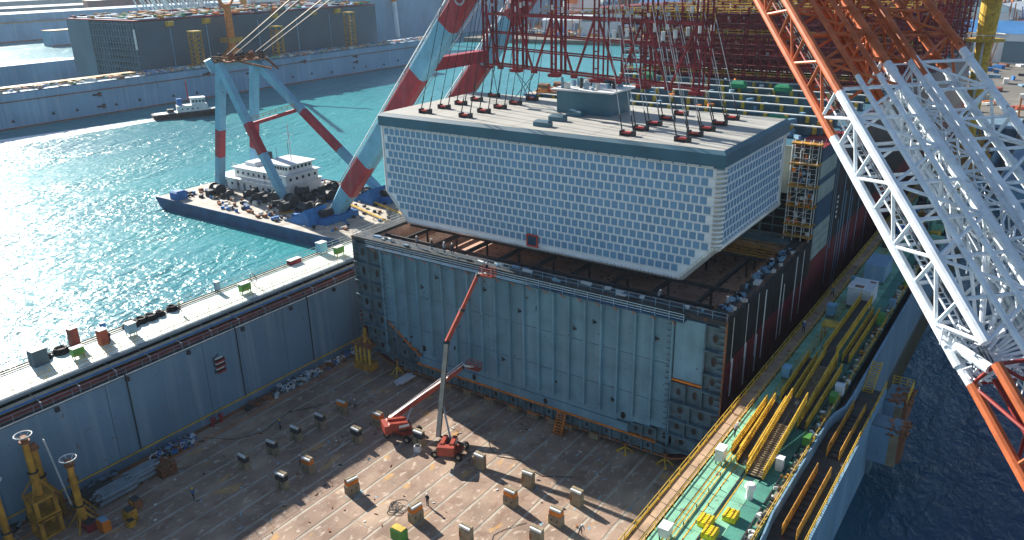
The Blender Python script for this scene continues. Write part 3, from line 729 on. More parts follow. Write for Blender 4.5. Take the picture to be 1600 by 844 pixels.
# scaffold tower with landings on the corner
q = MB()
for x in (28.3, 29.6, 30.9, 32.1):
    for y in (SY0 - 1.6, SY0 - .2): q.tube((x, y, 22.8), (x, y, 38.2), .07, 5)
for z in [23.6 + i * .75 for i in range(19)]:
    q.bar((28.3, SY0 - 1.6, z), (32.1, SY0 - 1.6, z), .06)
for z in (25, 29, 33): q.bar((28.4, SY0 - 1.6, z), (31.9, SY0 - 1.6, z + 3.2), .08)
q.build('tower_frame', 'pale_paint', SH)
MB().bx(28.2, 32.2, SY0 - .15, SY0 + .2, 22.8, 37.9).build('tower_back', 'dark_steel', SH)
for z in (23.4, 25.2, 28.1, 31.2, 34.6, 37.6): MB().bx(28.1, 32.4, SY0 - 1.8, SY0, z, z + .2).build('landing', 'yellow_old', SH)
q = MB()
for _ in range(50):
    q.k = random.choice((0, 1, 2, 3)); q.rbx((random.uniform(28.5, 32), SY0 - random.uniform(.5, 1.5), random.uniform(23.6, 37)), random.uniform(.2, .6), .3, random.uniform(.2, .8))
q.build('tower_gear', ['orange', 'pale_paint', 'dark_steel', 'steel_blue'], SH, kind='stuff')
MB().bx(28, 32.4, SY0 - .2, SY0 + 14, 36.95, 37.1).build('side_deck', 'maroon', SH)
# deck plates and coamings
for i in range(13):
    MB().bx(-30.4, 32.2, SY0 + .3 + i * 13, SY0 + 13.2 + i * 13, 36.7, 36.93 + .012 * (i % 2)).build('deck_plate', 'roof_skirt', SH)
for i, y in enumerate([44.5 + j * 9.0 for j in range(14)]):
    MB().bx(-29.5, 29.5, y, y + 1.4, 36.95, 38.3).build('hatch_coaming', 'frame_primer', SH)
    MB().bx(-29.7, 29.7, y - .25, y + .35, 38.3, 38.48).build('coaming_top', 'pale_paint', SH)
    cbm = MB().bx(-.28, .28, -.5, -.02, 37.3, 38.29).mesh('coaming_bracket', 'yellow'); q = MB()
    for j in range(17):
        if i < 5: inst(cbm, 'coaming_bracket', SH, (-29 + j * 3.6, y, 0))
        else: q.bx(-29.3 + j * 3.6, -28.75 + j * 3.6, y - .5, y - .02, 37.3, 38.29)
    if i >= 5: q.build('coaming_brackets', 'yellow', SH, kind='stuff')
    if i < 7: MB().rail((-29.5, y + 2.4, 37), (29.5, y + 2.4, 37), 1.1, 2.3, 2, .06).build('deck_railing', 'frame_primer', SH)
q = MB()
for _ in range(150):
    q.k = random.choice((0, 1, 2, 3, 3)); x = random.uniform(-28, 31); y = random.uniform(37, 100)
    q.rbx((x, y, 37.4), random.uniform(.4, 2), random.uniform(.4, 1.2), random.uniform(.5, 1.1), random.uniform(0, 3))
q.build('deck_gear', ['dark_steel', 'pale_paint', 'orange', 'steel_blue'], SH, kind='stuff')
for x, y in ((-19.5, 84.5), (3.5, 79), (13, 78.2), (22.5, 44)):
    MB().bevbox(x - 1.6, x + 1.6, y - .9, y + .9, 38.5, 39.8, .5).build('cable_cover', 'green_cover', SH)
MB().rail((32.1, SY0, 37), (32.1, 200, 37), 1.1, 2.2, 2, .06).build('side_railing', 'maroon', SH)
MB().bx(28.4, 30.3, 46, 48, 37.1, 39.0).build('deck_box', 'yellow_old', SH)

# ---------------------------------------------------------------- lashing bridges
def lashing(y, i, zt):
    t = thing('lashing_bridge', f'maroon lattice lashing bridge standing across the ship deck, {ORD[i]} one behind the tank', 'lashing bridge', (0, y, 37), 'maroon lashing bridges across the ship')
    xs_ = [-29.5 + j * 7.55 for j in range(9)]
    for x in xs_:
        if j_ok(i): pass
        s = MB(); s.bar((x - .7, y, 37), (x - .7, y, zt), .5).bar((x + .7, y + 1.8, 37), (x + .7, y + 1.8, zt), .4)
        z = 38.2
        while z < zt: s.bar((x - .7, y, z), (x + .7, y + 1.8, z), .2); z += 1.5
        s.build('post', 'maroon', t)
    n_ = int((zt - 38) / 2.2)
    for k in range(n_):
        z = 39 + k * 2.2
        MB().bx(-29.8, 31.2, y - .1, y + 1.9, z, z + .14).bar((-29.8, y - .15, z - .3), (31.2, y - .15, z - .3), .2, .45).build('walkway', 'maroon_dark', t)
        MB().rail((-29.8, y - .1, z), (31.2, y - .1, z), 1.0, 2.5, 2, .06 if k < n_ - 1 else .08).build('railing', 'maroon' if k < n_ - 1 and (k + i) % 4 else 'yellow', t)
    s = MB()
    for a, b in zip(xs_, xs_[1:]):
        m = (a + b) / 2
        s.bar((a + .7, y - .1, zt - 3), (m, y - .1, 38), .26).bar((b - .7, y - .1, zt - 3), (m, y - .1, 38), .26)
        for e in (-2.2, 0, 2.2): s.bar((m + e, y + 1.2, 37), (m + e, y + 1.2, zt - 1), .2)
    s.build('diagonal', 'maroon', t)
    s = MB()
    for _ in range(70):
        s.k = random.choice((0, 0, 1)); z = 39.2 + random.randint(0, n_ - 1) * 2.2
        s.rbx((random.uniform(-29, 30), y + random.uniform(.2, 1.4), z + .35), random.uniform(.2, .6), .4, random.uniform(.3, .7), random.uniform(0, 3))
    s.build('lashing_gear', ['wire_pale', 'dark_steel'], t, kind='stuff')
def j_ok(i): return True
for i, y in enumerate([92, 104, 116, 128, 140, 152, 164, 176, 188, 200]): lashing(y, i, 53.5 + (1.5 if i > 2 else 0))

# ---------------------------------------------------------------- spreader truss hanging above
ST = thing('spreader_truss', 'long maroon lifting truss with yellow top railing hanging over the back of the tank', 'lifting truss', (0, 18, 47.8))
A0 = V(-20.6, 24.4, 47.8); AD = V(20.6, -5.6, 0).normalized(); AN = V(-AD.y, AD.x, 0)
def tp(u, v, z): return A0 + AD * u + AN * v + V(0, 0, z)
TL, TH = 44.0, 11.2
for z, w_, m_ in ((0, .22, 'maroon'), (2.7, .16, 'maroon'), (5.1, .16, 'maroon'), (8.0, .28, 'maroon'), (TH, .3, 'maroon')):
    for v in (0, 2.0): MB().bar(tp(0, v, z), tp(TL, v, z), w_, w_ * 1.3).build('chord', m_, ST)
us = [0, 7.6, 16.6, 25.5, 34.4, 43.4]
for u in us:
    s = MB()
    for du in (-.45, .45):
        for v in (0, 2.0): s.bar(tp(u + du, v, -.3), tp(u + du, v, TH), .3 if u < 20 else .2)
    for z in (1.2, 3.6, 6.4, 9.4): s.bar(tp(u - .45, 0, z), tp(u + .45, 0, z), .16)
    s.bx(*(lambda c: (c.x - .9, c.x + .9, c.y - .3, c.y + .9, c.z - .75, c.z - .28))(tp(u, 0, 0)))
    s.build('column', 'maroon', ST)
s = MB()
for a, b in zip(us, us[1:]):
    m = (a + b) / 2
    s.bar(tp(a + .5, 0, 7.8), tp(m - .3, 0, 0), .26).bar(tp(b - .5, 0, 7.8), tp(m + .3, 0, 0), .26)
    c = tp(m, 0, 0); s.bx(c.x - .5, c.x + .5, c.y - .2, c.y + .2, c.z - .55, c.z)
    for f in (.33, .66): s.bar(tp(a + (b - a) * f, .2, 8.0), tp(a + (b - a) * f, .2, TH), .14)
s.build('diagonal', 'maroon', ST)
MB().rail(tp(0, -.2, TH), tp(TL, -.2, TH), 1.1, 2.2, 2, .07).build('top_railing', 'yellow', ST)
MB().rail(tp(12, 2.2, 8.2), tp(TL, 2.2, 8.2), 1.0, 2.2, 2, .06).build('walkway_railing', 'yellow', ST)
s = MB(); u = .8
while u < TL:
    s.rbx(tp(u, -.1, 9.3 + random.uniform(-.5, .5)), .35, .2, random.uniform(.3, .9), .5); s.k = random.choice((0, 1)); c = tp(u + .8, 1, TH + .3); s.rbx(c, .7, .5, .6, .3); u += random.uniform(.5, 2.4)
s.build('shackles', ['wire_pale', 'pale_paint'], ST, kind='stuff')
for i, u in enumerate((.4, 7.6, 12.1, 16.6, 25.5, 34.4, 43.4)):
    p = tp(u, 1, TH); q = V(-1, 22, 96) + V((u - 20) * .25, 0, 0)
    o = MB().tube(p, q, .1, 5).tube(p + V(.5, 0, 0), q + V(.3, 0, 0), .1, 5).build('suspension_rope', 'wire', None, org=p)
    o['label'] = f"ropes rising from the top of the maroon truss, {ORD[i]} pair from its left end"; o['category'] = 'rope'; o['group'] = 'ropes holding the lifting truss'
for i, (u, lx, ly) in enumerate(((1.7, -23.0, 29.6), (7.6, -14.9, 29.6), (12.1, -14.9, 24.6))):
    p = tp(u, 0, -.6)
    o = MB().tube(p, (lx - .8, ly, TZR + .5), .06, 5).tube(p, (lx + .8, ly, TZR + .5), .06, 5).build('chain_leg', 'winch_dark', None, org=p)
    o['label'] = f"dark sling fanning from the {ORD[i]} bottom node of the maroon truss to the tank roof"; o['category'] = 'sling'

# ---------------------------------------------------------------- floating crane on the water
CB = thing('crane_barge', 'floating crane barge with two blue and red booms leaning over the dock from the left', 'crane barge', (-90, 40, WZ))
prof = [(-126, 9.6), (-125, 7.6), (-121, 5.6), (-60, 5.6), (-55, 9.6)]
MB().prism(prof, 23.5, 58).build('hull', 'barge_blue', CB)
MB().prism([(-125.8, 9.6), (-125.8, 9.85), (-55.2, 9.85), (-55.2, 9.6)], 23.8, 57.7).build('deck', 'barge_deck', CB)
MB().bx(-126, -60, 23.3, 23.52, 9.2, 10.0).bx(-126, -60, 58, 58.2, 9.2, 10.0).build('bulwark', 'barge_blue', CB)
MB().bevbox(-120.5, -117.5, 24, 27, 9.85, 12.0, .4).build('deck_tank', 'tarp_blue', CB)
# deckhouse
MB().bevbox(-122, -96, 39, 52, 9.85, 12.6, .2).build('deckhouse', 'white_paint', CB)
MB().bx(-122.4, -95.6, 38.6, 52.4, 12.6, 12.8).build('house_deck', 'bluish_white', CB)
MB().bevbox(-116, -95.8, 40.5, 51, 12.8, 15.2, .2).build('deckhouse_upper', 'white_paint', CB)
MB().bx(-116.5, -95, 40, 51.5, 15.2, 15.4).build('house_deck', 'bluish_white', CB)
MB().bevbox(-105, -96.4, 42, 50, 15.4, 17.5, .2).build('bridge', 'white_paint', CB)
MB().bx(-105.8, -95.4, 41.4, 50.6, 17.5, 17.7).build('bridge_roof', 'bluish_white', CB)
wm = MB().bx(-.35, .35, -.04, .04, -.3, .4).mesh('window', 'glass_dark')
for j in range(8): inst(wm, 'window', CB, (-104 + j * 1.0, 41.97, 16.6))
for j in range(6): inst(wm, 'window', CB, (-96.37, 42.8 + j * 1.25, 16.6), PI / 2)
for j in range(9): inst(wm, 'window', CB, (-114.5 + j * 2.1, 40.47, 14.0))
for j in range(10): inst(wm, 'window', CB, (-120.5 + j * 2.5, 38.97, 11.3))
for j in range(5): inst(wm, 'window', CB, (-95.77, 42 + j * 2, 14.0), PI / 2)
MB().rail((-122.2, 38.8, 12.8), (-95.8, 38.8, 12.8), 1, 2.2, 2, .05).rail((-116.3, 40.2, 15.4), (-95.2, 40.2, 15.4), 1, 2.2, 2, .05).build('house_railing', 'pale_paint', CB)
MB().tube((-108, 46, 15.4), (-108, 46, 19), .9, 10, .8).build('funnel', 'winch_dark', CB)
MB().tube((-99.5, 46, 17.7), (-99.5, 46, 27), .12, 6).bar((-101, 46, 24.5), (-98, 46, 24.5), .1).bar((-100.6, 46, 22.5), (-98.4, 46, 22.5), .1).build('mast', 'pale_paint', CB)
for j, (x, z) in enumerate(((-118, 10.9), (-110.5, 10.9), (-101, 10.9))): MB().bx(x - .4, x + .4, 38.9, 38.99, z - 1.0, z + 1.0).build('door', 'far_grey', CB)
s = MB()
for x, z0, z1, yy in ((-113, 9.9, 12.7, 38.7), (-104, 12.8, 15.3, 40.2)):
    s.bar((x, yy, z0), (x, yy, z1), .06).bar((x + .5, yy, z0), (x + .5, yy, z1), .06)
    for i in range(8): s.bar((x, yy, z0 + i * .35), (x + .5, yy, z0 + i * .35), .05)
s.build('house_ladder', 'dark_steel', CB)
MB().bevbox(-114.5, -110.5, 43, 47, 15.4, 16.4, .2).build('vent_trunk', 'bluish_white', CB); MB().tube((-104, 49, 17.7), (-104, 49, 22), .06, 5).tube((-102.5, 44, 17.7), (-102.5, 44, 21), .05, 5).build('aerial', 'dark_steel', CB)
def winch(x, y, r_, rz, m_='winch_dark'):
    s = MB(); c = V(x, y, 9.85); d = V(math.cos(rz), math.sin(rz), 0)
    s.k = 0; s.tube(c + V(0, 0, r_) - d * r_, c + V(0, 0, r_) + d * r_, r_ * .8, 10)
    for e in (-1, 1): s.tube(c + V(0, 0, r_) + d * r_ * e, c + V(0, 0, r_) + d * (r_ + .15) * e, r_ * 1.05, 12)
    s.k = 1; s.rbx(c + V(0, 0, .2) , r_ * 2.4, r_ * 2, .4, rz)
    s.k = 0; s.rbx(c + V(-d.y, d.x, 0) * r_ * 1.5 + V(0, 0, r_ * .6), r_ * 1.3, r_, r_ * 1.2, rz)
    s.build('winch', [m_, random.choice(('barge_deck', 'yellow_old', 'tarp_blue'))], CB)
wp = [(-93, 43), (-91.5, 46.5), (-89.5, 50), (-89, 43.5), (-87, 47), (-85, 51), (-85, 44), (-83, 48), (-81.5, 52), (-88, 40), (-84, 40), (-80.5, 44.5), (-95, 36), (-99, 35), (-103, 36), (-91, 33), (-86, 32), (-88.5, 36), (-82, 33.5), (-79, 36), (-113, 33), (-109, 33), (-78, 50), (-64, 52), (-61.5, 48)]
for x, y in wp: winch(x + random.uniform(-.5, .5), y, random.uniform(.8, 1.5), random.uniform(0, 3.1))
s = MB()
for _ in range(170):
    x = random.uniform(-123, -80); y = random.choice((random.uniform(25, 37), random.uniform(53, 57))); s.k = random.randrange(6)
    s.rbx((x, y, 10.2), random.uniform(.3, 1.3), random.uniform(.3, 1.1), random.uniform(.4, 1.1), random.uniform(0, 3))
for _ in range(80):
    x = random.uniform(-77, -58); y = random.uniform(26, 56); s.k = random.randrange(6)
    s.rbx((x, y, 10.1), random.uniform(.2, .8), random.uniform(.2, .8), random.uniform(.2, .6), random.uniform(0, 3))
s.build('deck_clutter', ['winch_dark', 'barge_deck', 'pale_paint', 'winch_dark', 'tarp_blue', 'rust_brown'], CB, kind='stuff')
for y0 in (33, 38.5): MB().tube((-86, y0 + 13, 10.4), (-57, y0 + 4, 10.4), .25, 6).build('gas_pipe', 'yellow', CB)
MB().rail((-78, 57.2, 9.9), (-56, 57.2, 9.9), 1, 2.2, 2, .05).rail((-57.5, 26, 9.9), (-55.5, 56, 9.9), 1, 2.2, 2, .06).build('deck_railing', 'yellow', CB)
# boom pedestals
for y0 in (30.5, 50.5):
    s = MB(); s.prism([(-80.5, 9.85), (-72.2, 9.85), (-73.6, 13.4)], y0 - 3.8, y0 + 2.5); s.build('boom_pedestal', 'tarp_blue', CB)
    MB().bx(-74.6, -69.5, y0 - 1.5, y0 + 8.5, 9.85, 11.2).build('hinge_base', 'tarp_blue', CB)
    MB().tube((-72.3, y0 - .5, 11.8), (-72.3, y0 + 8, 11.8), 1.0, 12).build('hinge_pin', 'winch_dark', CB)
BD = V(40.3, 0, 47.4).normalized()
def boom(yc, lean):
    f = V(-72.5, yc, 11.0); side = V(0, 1, 0)
    bands = [(8, 'cyan_boom'), (17.5, 'crane_red'), (28.5, 'cyan_boom'), (43, 'crane_red'), (55, 'cyan_boom'), (69, 'crane_red'), (81, 'cyan_boom'), (95, 'crane_red'), (122, 'cyan_boom')]
    t0 = 0
    def P(t): return f + BD * t + V(0, 1, 0) * lean * t
    for t1, m_ in bands:
        h0 = 5.4 if t0 > 0 else 3.0
        s = MB(); p, q = P(t0), P(t1 - .02); up = V(-BD.z, 0, BD.x)
        s.k = 0
        c = .8
        for (e, w_, h_) in ((0, 0, 0),):
            prof_ = [(-1.4, -1.5), (-.9, -2.1), (.9, -2.1), (1.4, -1.5), (1.4, 1.5), (.9, 2.1), (-.9, 2.1), (-1.4, 1.5)]
            k0 = .62 if t0 == 0 else 1.0
            vs = [p + side * a_ + up * b_ * k0 for a_, b_ in prof_] + [q + side * a_ + up * b_ for a_, b_ in prof_]
            s.add(vs, [tuple(range(8)), tuple(range(8, 16))[::-1]] + [(i, 8 + i, 8 + (i + 1) % 8, (i + 1) % 8) for i in range(8)])
        s.build('boom_section', m_, CB); t0 = t1
    up = V(-BD.z, 0, BD.x)
    MB().rail(P(8) + up * 2.15 - side * 1.0, P(115) + up * 2.15 - side * 1.0, .5, 3, 1, .13).build('boom_ladder', 'white_paint', CB)
    return P
PB = boom(34.6, 0.0)
PB2 = boom(55.5, 0.0)
MB().bar(PB(45) + V(0, 1.8, 0), PB2(45) - V(0, 1.8, 0), 2.4, 2.4).build('cross_tube', 'crane_red', CB)
MB().bar(PB(96) + V(0, 1.8, 0), PB2(96) - V(0, 1.8, 0), 2.4, 2.4).build('cross_tube', 'crane_red', CB)
# raised letters painted on the near boom face, where the red band leaves the picture
def letters(txt, t, size):
    cu = bpy.data.curves.new('boom_lettering', 'FONT'); cu.body = txt; cu.size = size; cu.extrude = .01
    o0_ = bpy.data.objects.new('tmp', cu); COL.objects.link(o0_)
    me = bpy.data.meshes.new_from_object(o0_.evaluated_get(bpy.context.evaluated_depsgraph_get())); bpy.data.objects.remove(o0_); me.materials.clear(); me.materials.append(M['wire_pale'])
    o = bpy.data.objects.new('boom_lettering', me); COL.objects.link(o)
    up = V(-BD.z, 0, BD.x); X = BD; Y = up; Z = X.cross(Y)
    R = Matrix((X, Y, Z)).transposed().to_4x4()
    o.parent = CB; o.rotation_euler = R.to_euler()
    o.location = PB(t) - V(0, 1.43, 0) - up * 1.2 - WL[CB]
    return o
letters('OI', 60.0, 3.4)
# A-frame with banded legs
def banded(p, q, r_, segs, name='frame_leg'):
    p = V(*p); q = V(*q); a = 0
    g = None
    for f, m_ in segs:
        o = MB().bar(p.lerp(q, a), p.lerp(q, f - .001), r_ * 2, r_ * 2).build(name, m_, CB); a = f
seg = [(.28, 'cyan_boom'), (.36, 'cyan_boom'), (.58, 'crane_red'), (.78, 'cyan_boom'), (1, 'cyan_boom')]
banded((-109.6, 36.5, 42.0), (-117.5, 36.5, 9.9), .9, [(.5, 'cyan_boom'), (.72, 'crane_red'), (1, 'cyan_boom')])
banded((-110.5, 47, 41.6), (-120, 49.5, 9.9), .9, [(.48, 'cyan_boom'), (.72, 'crane_red'), (1, 'cyan_boom')])
banded((-109.4, 36, 42.2), (-91.5, 36.6, 9.9), .85, [(.42, 'cyan_boom'), (.64, 'crane_red'), (1, 'cyan_boom')])
banded((-109.4, 46, 42.2), (-74, 52.5, 10.5), .85, [(.38, 'cyan_boom'), (.66, 'crane_red'), (1, 'cyan_boom')])
MB().bar((-112.5, 35, 43.2), (-112, 36, 40.5), 1.6, 1.6).bar((-109.5, 35.5, 41.6), (-110, 48, 41.6), 1.6, 1.4).build('head_beam', 'cyan_boom', CB)
MB().bar((-101.5, 37, 28.3), (-97, 48.5, 30.6), .8).build('tie_beam', 'crane_red', CB)
MB().rail((-101.5, 37, 29), (-97, 48.5, 31.3), 1.0, 1.6, 2, .06).build('tie_walkway', 'yellow_old', CB)
MB().bx(-112.5, -106.5, 36.5, 48, 42.5, 42.8).build('head_platform', 'rust_brown', CB)
s = MB()
for j in range(9):
    c = V(-111.5 + (j % 3) * 2.2, 37.5 + j * 1.15, 43.6); s.k = j % 2; s.tube(c - V(0, .3, 0), c + V(0, .3, 0), .9, 12)
    s.rbx(c - V(0, 0, .5), 1.4, .9, .8, .3)
s.build('sheaves', ['winch_dark', 'rust_brown'], CB)
MB().rail((-112.8, 36.3, 42.8), (-106, 36.3, 42.8), 1.1, 1.2, 2, .07).rail((-106, 36.3, 42.8), (-106, 48, 42.8), 1.1, 1.2, 2, .07).bar((-106, 38, 43), (-99, 43, 41), .4).bar((-109, 48, 43.8), (-104, 49, 40), .4).build('head_railing', 'rust_brown', CB)
hd = PB(116)
for j, (dy, dz) in enumerate(((0, 0), (1.2, .7), (2.4, 0), (8.5, 0), (9.7, .6), (10.9, 0))):
    p = V(-108, 37.5 + dy, 44.2 + dz)
    MB().tube(p, (hd.x, hd.y + dy * 1.7, hd.z + dz * 2), .17, 5).build('luffing_rope', 'yellow_old' if j in (1, 4) else 'wire', CB)
for j in range(6):
    p = V(-90 + j * 1.6, 52, 10.5); MB().tube(p, PB(60 + j * 9) + V(0, 4 + j, 1.5), .08, 4).build('hoist_rope', 'wire', CB)
MB().bx(hd.x - 3, hd.x + 3, 31, 59, hd.z - 2, hd.z + 2).build('boom_head', 'cyan_boom', CB)

# ---------------------------------------------------------------- tug and wake
TG = thing('tugboat', 'small black and white tugboat with a red mast passing the far dock wall', 'tugboat', (-239.5, 110, WZ))
d = V(12, 22, 0).normalized(); nn_ = V(-d.y, d.x, 0); o0 = V(-239.5, 110, 0)
def tg(u, v, z): return o0 + d * u + nn_ * v + V(0, 0, z)
s = MB(); P = [(-13.5, -3.2), (-14, 0), (-13.5, 3.2), (7, 4), (12, 2.6), (14.5, 0), (12, -2.6), (7, -4)]
vs = [tg(u * .95, v * .85, 6.4) for u, v in P] + [tg(u, v, 9.0 + max(0, u) * .07) for u, v in P]
s.add(vs, [tuple(range(8, 16))] + [(i, (i + 1) % 8, 8 + (i + 1) % 8, 8 + i) for i in range(8)]); s.build('hull', 'hull_black', TG)
MB().add([tg(u * .93, v * .86, 9.1 + max(0, u) * .07) for u, v in P], [tuple(range(8))]).build('deck', 'bluish_white', TG)
def tbox(name, m_, u, v, z, su, sv, sz): return MB().rbx(tg(u, v, z + sz / 2), su, sv, sz, math.atan2(d.y, d.x)).build(name, m_, TG)
tbox('deckhouse', 'white_paint', 2, 0, 9.2, 12, 5.4, 2.6); tbox('wheelhouse', 'white_paint', 4.5, 0, 11.8, 5.4, 4.2, 2.6); tbox('wheelhouse_roof', 'bluish_white', 4.5, 0, 14.4, 6, 4.8, .25)
for u in (2.6, 3.9, 5.2, 6.5): tbox('window', 'glass_dark', u, -2.12, 12.8, .8, .1, .9)
for u in (-2, 0, 2, 4): tbox('window', 'glass_dark', u, -2.72, 10.2, .5, .1, .6)
tbox('funnel', 'tarp_blue', -2.6, 1, 11.8, 2, 1.6, 2.6); tbox('tow_winch', 'winch_dark', -6.5, 0, 9.2, 2.6, 2.4, 1.4)
MB().tube(tg(1, 0, 14), tg(1, 0, 21.5), .28, 6).bar(tg(1, -1.6, 19), tg(1, 1.6, 19), .35).bar(tg(1, -1, 20.5), tg(1, 1, 20.5), .35).build('mast', 'crane_red', TG)
s = MB()
for i in range(9): c = tg(-12 + i * 3, -3.6 if i < 8 else -2.4, 8.4); s.tube(c - nn_ * .3, c + nn_ * .1, .6, 8)
s.build('tyre_fender', 'rubber', TG)
s = MB(); K = 26; L_ = []; R_ = []
for i in range(K + 1):
    f = i / K; c = V(-245 - 8 * f, 100 - 95 * f, WZ + .06); w_ = 3.0 + 10 * f
    L_.append(c + V(-w_, w_ * .2, 0)); R_.append(c + V(w_ * .9, -w_ * .2, 0))
s.add(L_ + R_, [(i, i + 1, K + 2 + i, K + 1 + i) for i in range(K)]); s.build('wake_foam', 'foam', kind='stuff', label='white foam wake trailing behind the tugboat', category='foam')

# ---------------------------------------------------------------- dock floor: keel blocks
KX = [-21.3, -13.9, -5.7, 5.0, 12.7, 19.8]
spots = [(-21.7, -31.6, 'a'), (-21.2, -27.2, 'a'), (-21.3, -22.9, 'a'), (-20.9, -18.6, 'a'), (-21.1, -14.0, 'b'), (-14.0, -31.6, 'c'), (-13.9, -27.3, 'b'), (-13.6, -18.5, 'c'), (-14, -13.7, 'b'),
         (-5.6, -27.3, 'b'), (-5.6, -14.2, 'c'), (4.9, -26.9, 'b'), (5, -14, 'd'), (12.6, -13.7, 'd'), (12.9, -18.1, 'b'), (19.6, -18.1, 'b'), (19.8, -13.6, 'd'), (12.5, -26.6, 'd'), (19.6, -22.4, 'd')]
def keel(kind):
    t = thing('keel_block', 'x', 'keel block', (0, 0, 0), 'keel blocks on the dock floor')
    if kind in 'ac':
        for sx in (-.62, .62): MB().bevbox(sx - .42, sx + .42, -.45, .45, 0, .95, .08).build('foot_block', 'concrete', t)
        MB().bx(-1.0, 1.0, -.42, .42, .96, 1.55).build('steel_web', 'winch_dark' if kind == 'c' else 'dark_steel', t)
    elif kind == 'b':
        MB().bevbox(-1.15, 1.15, -.5, .5, 0, 1.05, .08).build('foot_block', 'concrete', t)
        for sx in (-.5, .5): MB().tube((sx, -.52, .55), (sx, .52, .55), .13, 8).build('lifting_hole', 'hull_black', t)
        MB().bx(-1.05, 1.05, -.46, .46, 1.06, 1.5).build('timber_pad', 'orange', t)
    else:
        MB().bevbox(-1.0, 1.0, -.45, .45, 0, 1.5, .1).build('foot_block', 'concrete', t)
        MB().bx(-1.02, -.6, -.46, .46, .5, 1.1).build('side_wedge', 'timber', t)
    z = 1.55 if kind in 'ac' else 1.5
    MB().bx(-1.0, 1.0, -.4, -.1, z + .01, z + .22).build('top_pad', 'pale_paint', t); MB().bx(-1.05, 1.05, -.02, .4, z + .01, z + .26).build('top_pad', 'concrete', t)
    return t
kk = {k_: keel(k_) for k_ in 'abcd'}
desc = {'a': 'with dark web', 'b': 'with orange layer', 'c': 'with black web', 'd': 'of stained concrete'}
used = set()
rown = lambda x: ['line nearest left wall', 'second line from left wall', 'third line from left wall', 'third line from right wall', 'second line from right wall', 'line nearest right wall'][min(range(6), key=lambda i: abs(KX[i] - x))]
rowy = lambda y: {-14: 'first row from the hull', -18: 'second row from the hull', -22: 'third row from the hull', -27: 'fourth row from the hull', -31: 'fifth row from the hull'}[min((-14, -18, -22, -27, -31), key=lambda v: abs(v - y))]
for x, y, k_ in spots:
    lab = f'keel block {desc[k_]}, {rowy(y)}, {rown(x)}'
    rz = random.uniform(-.06, .06) + (PI / 2 - .2 if (abs(x + 5.6) < .2 and y < -20) or abs(x - 4.9) < .05 else 0)
    if k_ not in used:
        used.add(k_); o = kk[k_]; o.location = (x, y, 0); o.rotation_euler = (0, 0, rz); o['label'] = lab
    else: o = copy_thing(kk[k_], (x, y, 0), rz, lab)
    o.scale = (.76, .95, 1.3)
# blocks under the hull edge
for i, x in enumerate((-12.5, -8.5, -4.2, .2, 3.8, 7.0, 9.8, 14.2)):
    copy_thing(kk['bdbbbdbd'[i]], (x, .9, 0), 0, f"low keel block under the front edge of the hull, {ORD[i]} from the left", 'keel blocks under the hull').scale = (.8, 1, .62)
t = thing('ladder_stand', 'rusty orange ladder stand leaning under the hull edge', 'ladder', (9.3, -.9, 0))
s = MB().bar((8.7, -1.4, 0), (8.9, -.3, 3.2), .14).bar((10.0, -1.4, 0), (10.1, -.3, 3.2), .14)
for i in range(8): s.bar((8.72 + i * .02, -1.35 + i * .14, .3 + i * .38), (10.0 + i * .02, -1.35 + i * .14, .3 + i * .38), .12)
s.build('ladder', 'orange', t); MB().bx(8.5, 10.3, -1.6, .2, .02, .25).build('base', 'rust_brown', t)
o = MB().bevbox(4.6, 6.4, -31.1, -30.0, 0, 1.5, .1).build('green_box', 'green_box', None, org=(5.5, -30.5, 0)); o['label'] = 'green steel box at the bottom edge of the view on the sunlit floor'; o['category'] = 'box'
MB().bx(4.7, 6.3, -31.0, -30.1, 1.52, 1.56).build('lid', 'yellow', o)
# hoses, planks and small litter on the floor
def hose(pts, label, m_='dark_steel', r_=.045):
    P_ = []
    for i in range(len(pts) - 1):
        a, b = V(*pts[i], .05), V(*pts[i + 1], .05)
        for k_ in range(6):
            f = k_ / 6; w_ = math.sin(f * PI) * .35 * (1 if i % 2 else -1); P_.append(a.lerp(b, f) + V(w_, w_ * .5, 0))
    P_.append(V(*pts[-1], .05)); o = MB().path(P_, r_, 5).build('hose', m_, None, org=P_[0]); o['label'] = label; o['category'] = 'hose'
hose([(2, -8), (5.5, -10.5), (9, -9.6), (13, -11), (16.5, -9)], 'dark hose snaking over the shaded floor in front of the hull')
hose([(-33, -30), (-29, -28), (-27, -23.5), (-28, -18), (-25, -13)], 'long hose lying on the shaded floor near the left wall')
hose([(14, -33), (15.5, -29), (14.5, -24), (16.5, -20)], 'thin cable lying across the sunlit floor between keel blocks', 'hull_black', .03)
s = MB()
for _ in range(150):
    x = random.uniform(-32, 33); y = random.uniform(-50, 0); s.k = random.randrange(4)
    s.rbx((x, y, .05), random.uniform(.1, .6), random.uniform(.06, .25), random.uniform(.04, .12), random.uniform(0, 3))
s.build('floor_litter', ['timber', 'dark_steel', 'pale_paint', 'rust_brown'], None, kind='stuff', label='small scraps of wood and steel strewn over the dock floor', category='litter')
# cable heap on the sunlit floor
s = MB()
for j in range(8):
    c = V(1.2 + random.uniform(-1, 1), -26.8 + random.uniform(-1, 1), .05); s.ring(c, random.uniform(.4, 1.2), .03, 14)
s.build('cable_heap', 'dark_steel', None, kind='stuff', label='tangle of thin cables on the sunlit floor beside a keel block', category='cables')

